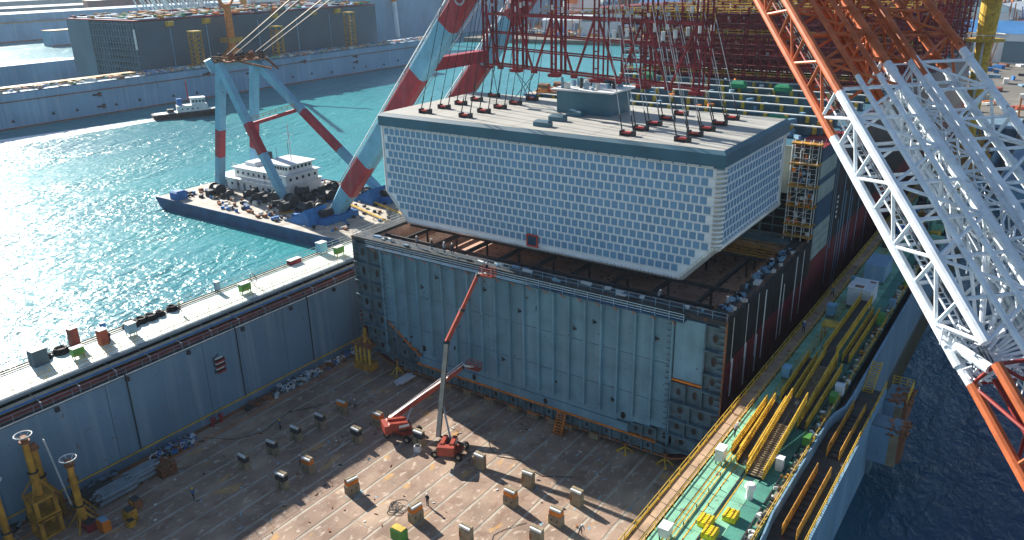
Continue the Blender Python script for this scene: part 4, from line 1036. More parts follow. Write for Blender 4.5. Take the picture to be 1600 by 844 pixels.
# ---------------------------------------------------------------- boom lifts
def wheel(s, c, ax, r_=.55):
    c = V(*c); s.tube(c - ax * .2, c + ax * .2, r_, 12)
def lift(base, rz, label, arm, basket, lower, grey):
    t = thing('boom_lift', label, 'boom lift', base, 'boom lifts at the hull')
    B = V(*base); d_ = V(math.cos(rz), math.sin(rz), 0); n__ = V(-d_.y, d_.x, 0)
    def P(u, v, z): return B + d_ * u + n__ * v + V(0, 0, z)
    MB().rbx(P(0, 0, .75), 3.6, 1.5, .55, rz).build('chassis', 'lift_red', t)
    for e in (-1, 1): MB().rbx(P(e * 1.7, 0, .6), .35, 3.0, .35, rz).build('axle', 'lift_grey', t)
    for u in (-1.7, 1.7):
        for v in (-1.5, 1.5):
            s = MB(); wheel(s, P(u, v, .55), n__); w__ = s.build('wheel', 'rubber', t); s = MB(); s.tube(P(u, v, .55) - n__ * .22, P(u, v, .55) + n__ * .22, .25, 10).build('rim', 'lift_grey', w__)
    MB().tube(P(0, 0, 1.0), P(0, 0, 1.3), .7, 12).build('slew_ring', 'dark_steel', t)
    da = (V(*arm[1]) - V(*arm[0])); az = math.atan2(da.y, da.x); o_ = V(math.cos(az), math.sin(az), 0); m__ = V(-o_.y, o_.x, 0)
    T_ = B + V(0, 0, 1.3)
    s = MB(); prof_ = [(-2.6, .1), (-2.8, .9), (-2.0, 1.5), (.6, 1.2), (1.2, .2)]
    for e in (-1, 1):
        vs = [T_ + o_ * a_ + m__ * (e * .95 + dd) + V(0, 0, b_) for dd in (0, -e * .55) for a_, b_ in prof_]
        s.add(vs, [tuple(range(5)), tuple(range(5, 10))[::-1]] + [(i, (i + 1) % 5, 5 + (i + 1) % 5, 5 + i) for i in range(5)])
    s.build('turret', 'lift_red', t)
    MB().rbx(T_ - o_ * 2.4 + V(0, 0, .7), .9, 2.3, 1.3, az).build('counterweight', 'lift_red', t)
    MB().rbx(T_ + m__ * .3 + V(0, 0, .3), 2.2, .9, .6, az).build('engine_cover', 'dark_steel', t)
    pts = [V(*p) for p in arm]; wds = (.62, .5, .4)
    for j, (p, q) in enumerate(zip(pts, pts[1:])):
        m_ = lower if j == 0 else 'lift_red'
        MB().bar(p, q, wds[min(j, 2)], wds[min(j, 2)] * 1.15).build('boom_section', m_, t)
        MB().bar(q - (q - p).normalized() * .4, q, wds[min(j, 2)] * 1.25, wds[min(j, 2)] * 1.4).build('boom_collar', 'dark_steel', t)
    MB().tube(T_ + o_ * .5 + V(0, 0, .6), pts[0].lerp(pts[1], .4) - V(0, 0, .3), .13, 6).build('lift_cylinder', 'wire_pale', t)
    if grey: MB().tube(pts[0] + V(.36, 0, .2), pts[1] + V(.36, 0, .2), .07, 5).build('hydraulic_line', 'hull_black', t)
    else:
        for e in (-.3, .3): MB().tube(pts[0] + m__ * e + V(0, 0, .4), pts[-1] + m__ * e + V(0, 0, .4), .06, 5).build('hydraulic_line', 'white_paint', t)
    e = pts[-1]; bx_, by_, bz_ = basket
    MB().bar(e, (bx_, by_, bz_ + .3), .25).build('jib', 'pale_paint', t)
    s = MB(); s.bx(bx_ - 1.1, bx_ + 1.1, by_ - .5, by_ + .5, bz_, bz_ + .12)
    for a_, b_ in (((-1.1, -.5), (1.1, -.5)), ((1.1, -.5), (1.1, .5)), ((1.1, .5), (-1.1, .5)), ((-1.1, .5), (-1.1, -.5))):
        s.rail((bx_ + a_[0], by_ + a_[1], bz_ + .1), (bx_ + b_[0], by_ + b_[1], bz_ + .1), 1.1, .75, 3, .05)
    s.build('basket', 'lift_red', t)
    MB().rbx(T_ + m__ * .97 + V(0, 0, .75), 1.5, .03, .4, az).rbx(T_ - m__ * .97 + V(0, 0, .75), 1.5, .03, .4, az).build('side_decal', 'white_paint', t)
    return t
lift((-.6, -13.4, 0), .35, 'boom lift with a tall grey and red boom standing upright in front of the bulkhead', [(-2.5, -13.6, 2.0), (-6.0, -6.6, 12.9), (-4.6, -4.4, 17.6), (-3.0, -2.5, 22.6)], (-1.4, -2.4, 22.6), 'lift_grey', True)
lift((-9.2, -13.6, 0), .15, 'orange-red boom lift with its boom stretched low to the upper right, beside the upright one', [(-11.6, -13.6, 1.8), (-7.0, -6.5, 6.2), (-5.4, -3.8, 8.0)], (-4.4, -2.6, 7.2), 'lift_red', False)
MB().tube((-2.5, -13.2, 1.9), (1.6, -12.2, 1.3), .16, 8).build('tool_tube', 'dark_steel', None, label='dark ram lying along the red chassis of the upright boom lift', category='ram')
o = MB().rbx((-4.7, -15.6, .45), .9, .6, .9, .3).build('white_cart', 'white_paint', None, org=(-4.7, -15.6, 0)); o['label'] = 'small white cart beside the keel block between the two boom lifts'; o['category'] = 'cart'
MB().rbx((-4.7, -15.6, 1.0), .5, .5, .3, .3).build('hopper', 'dark_steel', o)

# ---------------------------------------------------------------- people
pmesh_cache = {}
def person_mesh(pose, jk_, tr_):
    key = (pose, jk_, tr_)
    if key in pmesh_cache: return pmesh_cache[key]
    bend = {'stand': 0, 'walk': 0, 'stoop': .55}[pose]; st_ = {'stand': .05, 'walk': .28, 'stoop': .15}[pose]
    pts = {'pel': (0, 0, .93, .155), 'chest': (0, -bend * .35, 1.32 - bend * .1, .175), 'neck': (0, -bend * .5, 1.5 - bend * .18, .07), 'head': (0, -bend * .6 - .02, 1.68 - bend * .28, .115), 'crown': (0, -bend * .62 - .02, 1.74 - bend * .3, .09)}
    E_ = [('pel', 'chest'), ('chest', 'neck'), ('neck', 'head'), ('head', 'crown')]
    for s_, sg in (('l', -1), ('r', 1)):
        pts['hip' + s_] = (sg * .1, 0, .86, .1); pts['kn' + s_] = (sg * .12, -st_ * sg * .6 - .03, .48, .075); pts['an' + s_] = (sg * .13, -st_ * sg + .03, .1, .05); pts['toe' + s_] = (sg * .14, -st_ * sg - .15, .045, .045)
        sh = pts['chest']; pts['sh' + s_] = (sg * .2, sh[1], sh[2] + .1, .07); pts['el' + s_] = (sg * .27, sh[1] - .03 - bend * .2, sh[2] - .18, .052); pts['wr' + s_] = (sg * .24, sh[1] - .2 - bend * .2, sh[2] - .34, .038); pts['ha' + s_] = (sg * .23, sh[1] - .28 - bend * .2, sh[2] - .38, .042)
        E_ += [('pel', 'hip' + s_), ('hip' + s_, 'kn' + s_), ('kn' + s_, 'an' + s_), ('an' + s_, 'toe' + s_), ('chest', 'sh' + s_), ('sh' + s_, 'el' + s_), ('el' + s_, 'wr' + s_), ('wr' + s_, 'ha' + s_)]
    ks = list(pts); me = bpy.data.meshes.new('body_skeleton'); me.from_pydata([pts[k_][:3] for k_ in ks], [(ks.index(a_), ks.index(b_)) for a_, b_ in E_], [])
    o = bpy.data.objects.new('tmp', me); COL.objects.link(o); m_ = o.modifiers.new('skin', 'SKIN')
    for i, k_ in enumerate(ks): me.skin_vertices[0].data[i].radius = (pts[k_][3],) * 2
    me.skin_vertices[0].data[0].use_root = True
    sb = o.modifiers.new('sub', 'SUBSURF'); sb.levels = 1; sb.render_levels = 1
    dg = bpy.context.evaluated_depsgraph_get(); out = bpy.data.meshes.new_from_object(o.evaluated_get(dg)); out.name = 'person_body'
    bpy.data.objects.remove(o)
    for m2 in ('skin', jk_, tr_, 'rubber'): out.materials.append(M[m2])
    hz = pts['neck'][2]
    for p in out.polygons:
        c = p.center; p.use_smooth = True
        p.material_index = 3 if c.z < .1 else 2 if c.z < .95 else 0 if (c.z > hz + .02 or (abs(c.x) > .2 and c.z < 1.1)) else 1
    pmesh_cache[key] = out; return out
def person(x, y, z, rz, pose, jk_, tr_, hat, label, s_=1.0):
    me = person_mesh(pose, jk_, tr_); o = bpy.data.objects.new('person', me); COL.objects.link(o); o.location = (x, y, z); o.rotation_euler = (0, 0, rz); WL[o] = V(x, y, z)
    o['label'] = label; o['category'] = 'person'
    b = {'stand': 0, 'walk': 0, 'stoop': .55}[pose]; hp = V(0, -b * .61 - .02, 1.735 - b * .29)
    s = MB(); rings = [(.155, -.02), (.135, .05), (.1, .1), (.045, .13)]
    n__ = 10
    vs = [(hp.x + r_ * math.cos(2 * PI * i / n__), hp.y + r_ * 1.15 * math.sin(2 * PI * i / n__), hp.z + z_) for r_, z_ in rings for i in range(n__)]
    s.add(vs, [(k_ * n__ + i, k_ * n__ + (i + 1) % n__, (k_ + 1) * n__ + (i + 1) % n__, (k_ + 1) * n__ + i) for k_ in range(3) for i in range(n__)] + [tuple(range(30, 40))])
    me2 = s.mesh('helmet', hat); h = bpy.data.objects.new('helmet', me2); COL.objects.link(h); h.parent = o
    return o
person(-21.6, -39.6, 0, .6, 'walk', 'cloth_blue', 'cloth_navy', 'helmet_yellow', 'worker in yellow helmet and blue jacket alone on the shaded floor near pipe bundles')
person(-25.3, -22.5, 0, 2.4, 'stand', 'cloth_blue', 'cloth_navy', 'helmet_yellow', 'worker in a yellow helmet standing left of the keel blocks near the left wing wall')
person(-15.8, -27.0, 0, 1.9, 'stand', 'cloth_grey', 'cloth_navy', 'helmet_white', 'worker in pale shirt, left one of the pair at the orange-topped keel block')
person(-15.2, -26.4, 0, 3.9, 'stand', 'cloth_blue', 'cloth_navy', 'helmet_yellow', 'worker in a blue jacket, right one of the pair at the orange-topped keel block')
person(-20.2, -12.3, 0, 1.0, 'walk', 'cloth_grey', 'cloth_navy', 'helmet_white', 'worker in a white helmet walking on the shaded floor beneath the left of the hull')
person(4.3, -24.0, 0, .2, 'stand', 'cloth_navy', 'cloth_navy', 'helmet_white', 'worker in dark clothes beside a keel block on the sunlit floor')
person(23.0, -18.2, 0, 1.2, 'stoop', 'cloth_grey', 'cloth_navy', 'helmet_white', 'worker stooping on the sunlit floor near the right wing wall')
person(-12.4, -12.8, 0, 2.0, 'stand', 'cloth_navy', 'cloth_navy', 'helmet_yellow', 'worker in a yellow helmet standing behind the low orange boom lift')
person(38.6, 27.2, 15.1, .8, 'stand', 'cloth_blue', 'cloth_blue', 'helmet_yellow', 'worker in blue overalls on the green deck near the blue-green cabinet')
person(36.6, 19.0, 14.92, .5, 'stand', 'cloth_blue', 'cloth_navy', 'helmet_white', 'worker in blue on the lower gallery of the right wing wall')
person(-42.8, -35.5, 15.0, .5, 'walk', 'cloth_navy', 'cloth_navy', 'helmet_white', 'worker in dark clothes walking on the bright left dock deck')
person(-43.2, -24.2, 15.0, 2.5, 'walk', 'cloth_navy', 'cloth_navy', 'helmet_yellow', 'worker crossing the left dock deck beside the coiled ropes')
person(30.9, 3.6, 22.8, 2.5, 'stand', 'cloth_grey', 'cloth_navy', 'helmet_white', 'worker standing at the right front corner of the open hull section')
person(22.8, 3.2, 22.8, 2.9, 'stoop', 'cloth_grey', 'cloth_navy', 'helmet_white', 'worker bending on the front walkway of the hull below the tank corner').location = (22.8, 1.2, 22.8)
person(-1.6, -2.4, 22.75, 3.1, 'stand', 'cloth_navy', 'cloth_navy', 'helmet_white', 'worker in a white helmet standing in the raised basket of the upright boom lift')
for i, x in enumerate((-17.6, -14.8, -12.2, -10.8)):
    person(x, 1.2 + .2 * (i % 2), 22.8, 1.0 + i, 'stand', ('cloth_grey', 'cloth_navy')[i % 2], 'cloth_navy', 'helmet_white', f'worker in white helmet on the walkway under the tank, {ORD[i]} from the left')
person(36.6, 34.0, 14.92, .5, 'walk', 'cloth_grey', 'cloth_navy', 'helmet_yellow', 'worker in grey walking on the shaded lower gallery of the right wing wall')
person(38.0, -11.2, 15.0, 2.6, 'stoop', 'cloth_grey', 'cloth_navy', 'helmet_white', 'worker leaning at the inner edge of the green deck above the white cabinet')

# ---------------------------------------------------------------- yellow jacking towers, lower left
def jack(x, y, h, frames, label, ring=True, sc=1.):
    t = thing('jacking_tower', label, 'jacking tower', (x, y, 0), 'yellow jacking towers in the corner')
    z = 0.
    for k_ in range(frames):
        s = MB()
        for a_, b_ in ((-1, -1), (1, -1), (1, 1), (-1, 1)):
            s.bx(x + a_ * 1.1 - .22, x + a_ * 1.1 + .22, y + b_ * 1.1 - .22, y + b_ * 1.1 + .22, z, z + 2.5)
        s.build('frame_post', 'yellow_old', t)
        for zz_ in (z + .2, z + 2.5): MB().bx(x - 1.4, x + 1.4, y - 1.4, y + 1.4, zz_ - .12, zz_ + .12).build('frame_plate', 'yellow_old', t)
        z += 2.75
    for a_, b_ in ((-1, -1), (1, -1), (1, 1), (-1, 1)): MB().bar((x + a_ * 1.3, y + b_ * 1.3, z), (x, y, z + 2.6), .16).build('brace', 'yellow_old', t)
    MB().tube((x, y, z), (x, y, z + 3.0), .55, 12, .46).build('base_tube', 'yellow_old', t)
    MB().tube((x, y, z + 3), (x, y, z + 3.15), .62, 12).build('collar', 'dark_steel', t)
    MB().tube((x, y, z + 3), (x, y, h), .42, 12, .36).build('column', 'yellow_old', t)
    MB().tube((x, y, h), (x, y, h + .25), .6, 12).bx(x - .35, x + .35, y - .3, y + .3, h + .25, h + .8).build('head', 'rust_brown', t)
    if ring:
        s = MB().ring((x, y, h + 1.0), .95, .07, 16)
        for a_ in range(6): s.bar((x, y, h + .2), (x + .95 * math.cos(a_), y + .95 * math.sin(a_), h + 1.0), .06)
        s.build('guard_ring', 'pale_paint', t)
    return t
jack(-31.0, -53.2, 12.6, 2, 'tallest yellow jacking tower on a two-tier frame with a pale guard ring', True)
jack(-28.4, -50.2, 8.7, 0, 'yellow jacking tower with pale guard ring standing right of the tallest one', True)
jack(-34.0, -51.4, 9.6, 1, 'yellow jacking tower behind and left of the tallest one', False)
jack(-31.4, -49.0, 6.8, 0, 'short yellow jacking tower between the tallest one and the ringed one, rear', False)
jack(-30.0, -49.6, 5.6, 0, 'shortest yellow jacking tower, in front of the rear short one', False)
jack(-30.6, -57.6, 9.0, 0, 'yellow jacking tower cut by the left edge of the picture', True)
s = MB(); p, q = V(-31.6, -51.0, 11.6), V(-29.6, -50.6, 2.8)
for dx in (-.2, .2): s.tube(p + V(dx, 0, 0), q + V(dx, 0, 0), .04, 5)
for i in range(24): a_ = p.lerp(q, i / 24); s.bar(a_ - V(.2, 0, 0), a_ + V(.2, 0, 0), .05)
o = s.build('rope_ladder', 'pale_paint', None, org=(-31, -51, 11), label='pale ladder hanging from the top of the tallest yellow jacking tower', category='ladder')
for i, (x, y, sx, sy, sz, m_, lb) in enumerate(((-25.6, -49.2, 1.5, 1.0, 1.5, 'orange', 'orange steel crate with a grey lid beside the jacking towers'), (-24.6, -46.4, 1.4, 1.2, 1.6, 'yellow_old', 'yellow hydraulic unit right of the jacking towers'), (-23.6, -47.0, 1.0, .9, .8, 'yellow_old', 'low yellow motor box at the right end of the jacking equipment'), (-27.6, -50.0, 2.2, 1.4, 1.0, 'maroon', 'dark red box at the foot of the ringed jacking tower'), (-26.4, -44.6, 1.4, 1.1, 1.3, 'rust_brown', 'brown drum unit behind the yellow hydraulic unit'))):
    o = MB().bevbox(x - sx / 2, x + sx / 2, y - sy / 2, y + sy / 2, 0, sz, .12).build('equipment_box', m_, None, org=(x, y, 0)); o['label'] = lb; o['category'] = 'box'
    MB().bx(x - sx / 2 + .1, x + sx / 2 - .1, y - sy / 2 + .1, y + sy / 2 - .1, sz, sz + .06).build('lid', 'steel_blue' if i == 0 else 'dark_steel', o)
    if i in (1, 4): MB().ring((x, y - sy / 2 - .05, sz * .6), .4, .12, 12, 'Y').build('hose_reel', 'yellow_old', o)

# ---------------------------------------------------------------- stacks along the left wall
def bundle(x, y, nx, nz, L_, label, m_='steel_blue'):
    t = thing('pipe_bundle', label, 'pipe bundle', (x, y, 0), 'steel bundles along the left wing wall')
    for a_ in (-.8, .8): MB().bx(x - nx * .16, x + nx * .16, y + a_ - .08, y + a_ + .08, 0, .15).build('bearer', 'timber', t)
    me_ = MB().tube((0, -L_ / 2, 0), (0, L_ / 2, 0), .17, 8).mesh('pipe', m_)
    nx = max(3, round(nx * .75))
    for k_ in range(nz):
        for j in range(nx): inst(me_, 'pipe', t, (x + (j - nx / 2 + .5) * .42 + (k_ % 2) * .2, y + random.uniform(-.5, .5), .33 + k_ * .33))
    return t
bundle(-31.0, -44.6, 8, 4, 5.0, 'long bundle of grey-blue pipes on the floor by the wall, nearer the yellow towers', 'pipe_grey')
bundle(-31.2, -40.6, 6, 5, 4.0, 'bundle of grey-blue pipes by the wall next to the rusty cage', 'pipe_grey')
bundle(-33.2, -46.4, 6, 3, 4.2, 'dark bundle of pipes tight against the wall behind the long grey one', 'dark_steel')
bundle(-19.8, -1.6, 6, 2, 3.2, 'pale blue bundle of pipes lying at the left foot of the hull', 'bluish_white')
t = thing('rusty_cage', 'rusty brown wire cage on the floor beside the grey pipe bundles', 'cage', (-29.9, -38.2, 0))
s = MB()
for a_ in range(7):
    for b_ in (-1, 1):
        u = -1.1 + a_ * .366; s.bar((-29.9 + u, -38.2 + b_ * 1.1, 0), (-29.9 + u, -38.2 + b_ * 1.1, 1.7), .07).bar((-29.9 + b_ * 1.1, -38.2 + u, 0), (-29.9 + b_ * 1.1, -38.2 + u, 1.7), .07)
for z in (.1, .6, 1.15, 1.7):
    for b_ in (-1, 1): s.bar((-31, -38.2 + b_ * 1.1, z), (-28.8, -38.2 + b_ * 1.1, z), .08).bar((-29.9 + b_ * 1.1, -39.3, z), (-29.9 + b_ * 1.1, -37.1, z), .08)
s.build('cage_frame', 'rust_brown', t); MB().bx(-30.9, -28.9, -39.2, -37.2, .1, 1.1).build('scrap_fill', 'rust_brown', t)
def heap(x0, x1, y0, y1, n__, mats_, label, zmax=1.0):
    s = MB()
    for _ in range(n__):
        x, y = random.uniform(x0, x1), random.uniform(y0, y1); s.k = random.randrange(len(mats_))
        if random.random() < .4: a_ = V(x, y, random.uniform(.2, zmax)); s.tube(a_, a_ + V(random.uniform(-.8, .8), random.uniform(-.9, .9), random.uniform(-.1, .2)), random.uniform(.05, .18), 5)
        elif random.random() < .4: s.ring((x, y, random.uniform(.1, zmax)), random.uniform(.25, .5), .07, 8, random.choice('XYZ'))
        else: s.rbx((x, y, random.uniform(.15, zmax * .7)), random.uniform(.2, .9), random.uniform(.2, .9), random.uniform(.2, .6), random.uniform(0, 3))
    s.build('scrap_heap', mats_, None, kind='stuff', label=label, category='scrap heap')
heap(-34.6, -32.4, -37.5, -31.0, 110, ['dark_steel', 'tarp_blue', 'pale_paint', 'steel_blue', 'rust_brown'], 'heap of blue tarpaulin, hoses and scrap along the wall behind the rusty cage')
heap(-34.8, -33.2, -16.5, -7.5, 120, ['dark_steel', 'steel_blue', 'pale_paint', 'steel_blue', 'bluish_white'], 'heap of pale hoses and fittings along the wall left of the shoring tower')
heap(-34.8, -33.3, -5.5, 1.5, 60, ['rust_brown', 'timber', 'tarp_blue', 'bluish_white'], 'timbers and blue sheeting along the wall at the hull corner', .7)
heap(-34.8, -33.6, -22, -17, 40, ['dark_steel', 'rust_brown', 'rust_brown'], 'low brown scraps along the wall between the red valves and the hoses', .5)
heap(-35.2, -34.6, -70, -42, 60, ['steel_blue', 'dark_steel'], 'pipes stacked low along the wall behind the bundles', .7)
for i, y in enumerate((-27.3, -25.9)):
    o = MB().tube((-34.6, y, 0), (-34.6, y, 1.2), .2, 8).tube((-34.9, y, 1.0), (-34.2, y, 1.0), .25, 8).ring((-34.4, y, 1.35), .4, .07, 10, 'Z').build('fire_valve', 'crane_red', None, org=(-34.6, y, 0)); o['label'] = ('red valve stand by the wall, the nearer of two', 'red valve stand by the wall, the farther of two')[i]; o['category'] = 'valve'
MB().tube((-32.4, -66, .05), (-32.4, 0, .05), .05, 5).build('floor_pipe', 'orange', None, org=(-32.4, -30, 0), label='thin orange pipe laid on the floor parallel to the left wall', category='pipe')

# ---------------------------------------------------------------- things on the left dock deck
def ropecoil(x, y, r_, label):
    s = MB()
    for k_ in range(3): s.ring((x, y, 15.15 + k_ * .22), r_ - k_ * .12, .17, 12)
    s.rbx((x, y, 15.3), r_ * .9, r_ * .9, .5, .4)
    o = s.build('rope_coil', 'rubber', None, org=(x, y, 15)); o['label'] = label; o['category'] = 'rope coil'; o['group'] = 'rope coils on the left dock deck'
for i, (x, y, r_) in enumerate(((-45.6, -40.9, 1.0), (-45.4, -42.9, .55), (-45.4, -30.8, 1.15), (-45.5, -29.2, .9), (-45.4, -27.7, .95), (-45.4, -26.2, .7), (-45.6, -24.0, .8))):
    ropecoil(x, y, r_, f'dark rope coil on the bright left dock deck, {ORD[i]} from the near end')
def gbox(x, y, sx, sy, sz, m_, lab, cat='cabinet', z0=15.0, leg=True):
    t = thing('cabinet' if cat == 'cabinet' else cat.replace(' ', '_'), lab, cat, (x, y, z0))
    b_ = z0 + (.45 if leg else 0)
    MB().bevbox(x - sx / 2, x + sx / 2, y - sy / 2, y + sy / 2, b_, b_ + sz, .08).build('box', m_, t)
    MB().bx(x - sx / 2 - .06, x + sx / 2 + .06, y - sy / 2 - .06, y + sy / 2 + .06, b_ + sz, b_ + sz + .06).build('lid', m_ if z0 > 99 or x > 0 else 'pale_paint', t)
    if leg:
        for a_ in (-1, 1):
            for c_ in (-1, 1): MB().bx(x + a_ * (sx / 2 - .12) - .05, x + a_ * (sx / 2 - .12) + .05, y + c_ * (sy / 2 - .12) - .05, y + c_ * (sy / 2 - .12) + .05, z0, b_).build('leg', 'dark_steel', t)
    return t
gbox(-42.0, -40.4, .9, 1.5, 1.1, 'green_box', 'green cabinet on legs at the near end of the left dock deck')
gbox(-41.8, -13.4, .9, 1.8, 1.2, 'green_box', 'green cabinet on legs on the left dock deck nearer the hull')
gbox(-42.6, -32.4, 1.2, 1.2, 1.4, 'steel_blue', 'grey-blue cabinet on legs right of the rope coils')
gbox(-43.2, -36.2, 1.1, 1.1, 2.2, 'tile_red', 'pale red brick-like kiosk on the left dock deck', leg=False)
gbox(-46.3, -38.6, 1.1, 1.1, 2.6, 'pipe_brown', 'tall reddish machine at the seaward edge of the left deck', leg=False)
gbox(-44.7, -44.2, 1.6, 1.9, 2.2, 'far_grey_dark', 'dark blue-grey winch house at the near end of the left deck', leg=False)
gbox(-45.4, 6.2, 1.3, 1.6, 1.7, 'cyan_boom', 'bright blue box on the left deck close to the hull')
gbox(-45.7, .0, 1.0, 2.4, .8, 'maroon', 'dark red pallet load on the left deck near the blue box', leg=False)
gbox(-42.0, 7.2, .9, 1.8, 1.2, 'green_box', 'green cabinet on legs just left of the hull corner')
gbox(-45.9, -15.6, .7, .7, 1.3, 'steel_blue', 'small blue-grey bollard winch at the seaward rail of the left deck')
gbox(-45.8, -34.6, .6, .6, 1.5, 'pipe_blue', 'small blue post cabinet beside the reddish machine')
t = thing('ring_stand', 'tall metal ring standing upright on the left dock deck', 'ring stand', (-43.2, -10.6, 15))
MB().ring((-43.2, -10.6, 16.2), .8, .06, 16, 'Y').bar((-43.2, -10.6, 15), (-43.2, -10.6, 15.4), .12).build('ring', 'rust_brown', t)
t = thing('work_barge', 'work barge loaded with orange machines and pipes seen just behind the tank roof', 'barge', (-112, 222, WZ))
MB().prism([(-142, 9.2), (-140, 6), (-82, 6), (-80, 9.2)], 214, 234).build('hull', 'barge_blue', t)
MB().bx(-141, -81, 214.5, 233.5, 9.21, 9.35).build('deck', 'barge_deck', t)
for i, (x, y, h) in enumerate(((-134, 219, 4.0), (-128, 222, 5.0), (-122, 219, 4.4), (-112, 224, 6), (-104, 222, 5), (-96, 226, 6.5), (-90, 221, 5))):
    o = MB().bevbox(x - 2.6, x + 2.6, y - 2, y + 2, 9.36, 9.36 + h * .6, .4).build('deck_machine', 'orange', t); MB().tube((x - 2.4, y, 9.4 + h * .7), (x + 2.4, y, 9.4 + h * .7), 1.5, 12).build('drum', 'rust_brown', o)
s = MB()
for _ in range(160): s.k = random.randrange(5); s.rbx((random.uniform(-140, -82), random.uniform(215, 233), 9.9), random.uniform(.6, 3), random.uniform(.5, 2), random.uniform(.5, 2.2), random.uniform(0, 3))
s.build('deck_clutter', ['winch_dark', 'orange', 'pale_paint', 'rust_brown', 'steel_blue'], t, kind='stuff')
MB().bar((-98, 222, 9.4), (-86, 226, 22), .8).build('derrick', 'orange', t)

# ---------------------------------------------------------------- things on the right dock deck
def gangway(x, y0, y1, z0, z1, w_, label, steps=True, stairy=None, m_='yellow'):
    t = thing('gangway', label, 'gangway', (x, y0, 15)); ang = 0
    side_ = 1.05
    s = MB(); s.add([(x - w_ / 2, y0, z0), (x + w_ / 2, y0, z0), (x + w_ / 2, y1, z1), (x - w_ / 2, y1, z1), (x - w_ / 2, y0, z0 - .15), (x + w_ / 2, y0, z0 - .15), (x + w_ / 2, y1, z1 - .15), (x - w_ / 2, y1, z1 - .15)],
                    [(0, 1, 2, 3), (4, 7, 6, 5), (0, 3, 7, 4), (1, 5, 6, 2)]); s.build('floor_grating', 'dark_steel', t)
    for e in (-1, 1):
        xx = x + e * w_ / 2; s = MB()
        n__ = int((y1 - y0) / .42)
        s.bar((xx, y0, z0 + .1), (xx, y1, z1 + .1), .14, .34).bar((xx, y0, z0 + side_), (xx, y1, z1 + side_), .12).bar((xx, y0, z0 + side_ * .55), (xx, y1, z1 + side_ * .55), .07)
        for i in range(n__ + 1):
            f = i / n__; yy = y0 + (y1 - y0) * f; zz_ = z0 + (z1 - z0) * f; s.bar((xx, yy, zz_), (xx, yy, zz_ + side_), .1)
        s.build('side_railing', m_, t)
    if steps:
        n__ = int(abs(y1 - y0) / .35)
        for i in range(n__):
            f = (i + .5) / n__; yy = y0 + (y1 - y0) * f; zz_ = z0 + (z1 - z0) * f
            if i < 26: MB().bx(x - w_ / 2 + .1, x + w_ / 2 - .1, yy - .12, yy + .12, zz_, zz_ + .08).build('step', 'concrete', t)
    for yy, zz_ in ((y0 + .3, z0), (y1 - .3, z1)):
        if zz_ > 15.6:
            for e in (-1, 1): MB().bx(x + e * w_ / 2 - .08, x + e * w_ / 2 + .08, yy - .08, yy + .08, 15, zz_).build('leg', 'yellow_old', t)
    return t
gangway(42.0, 11.0, 31.0, 16.6, 16.6, 1.5, 'long level yellow gangway leading to the white control cabin', False)
gangway(42.3, -1.6, 10.9, 15.3, 16.6, 1.5, 'yellow gangway with steps ramping up to the level one', True)
gangway(40.3, -1.2, 10.0, 15.4, 15.9, 1.0, 'narrow yellow railed walk left of the ramping gangway', False)
gangway(42.3, -17.4, -3.0, 15.2, 17.0, 1.7, 'nearer yellow gangway with pale steps on the green deck', True)
gangway(40.5, -15.8, -4.0, 15.1, 16.4, 1.2, 'yellow railed ramp left of the nearer stepped gangway', False)
gangway(39.3, -14.5, -3.5, 15.1, 15.6, .8, 'slim yellow railed walk on the green deck, nearest the inner rail', False)
gangway(43.6, -6.0, 9.0, 15.2, 15.6, .9, 'slim yellow railed walk on the seaward side of the ramping gangway', False)
gangway(43.7, 12.5, 30.0, 15.3, 15.3, .8, 'slim yellow railed walk on the seaward side of the level gangway', False)
# lower stairs on the outer walkway
for i, (ya, yb) in enumerate(((-8.6, 3.0), (-23.5, -12.0), (-37, -27))):
    t = thing('stairway', f'yellow railed stairway on the right wing wall walkway, {ORD[i]} from the far end', 'stairs', (47.4, ya, 14.2), 'yellow stairways on the outer walkway')
    MB().bx(47.0, 48.3, ya, yb, 14.23, 14.26).build('stairwell', 'hull_black', t)
    for e in (47.0, 48.3): MB().rail((e, ya, 14.25), (e, yb, 14.25), 1.2, .4, 3, .055).bx(e - .05, e + .05, ya, yb, 14.3, 14.7).build('railing', 'yellow_old', t)
    for j in range(10): MB().bx(47.1, 48.2, ya + .3 + j * 1.05, ya + .8 + j * 1.05, 14.27, 14.33).build('step', 'dark_steel', t)
t = thing('steel_ladder', 'yellow stair ladder against the bulwark above the blue fender boxes', 'ladder', (46.9, 9.5, 12))
s = MB().bar((46.95, 7.9, 14.2), (46.95, 12.5, 16.4), .12).bar((48.0, 7.9, 14.2), (48.0, 12.5, 16.4), .12)
for j in range(14): s.bar((46.95, 7.9 + j * .33, 14.3 + j * .155), (48.0, 7.9 + j * .33, 14.3 + j * .155), .09)
s.build('ladder', 'yellow', t)
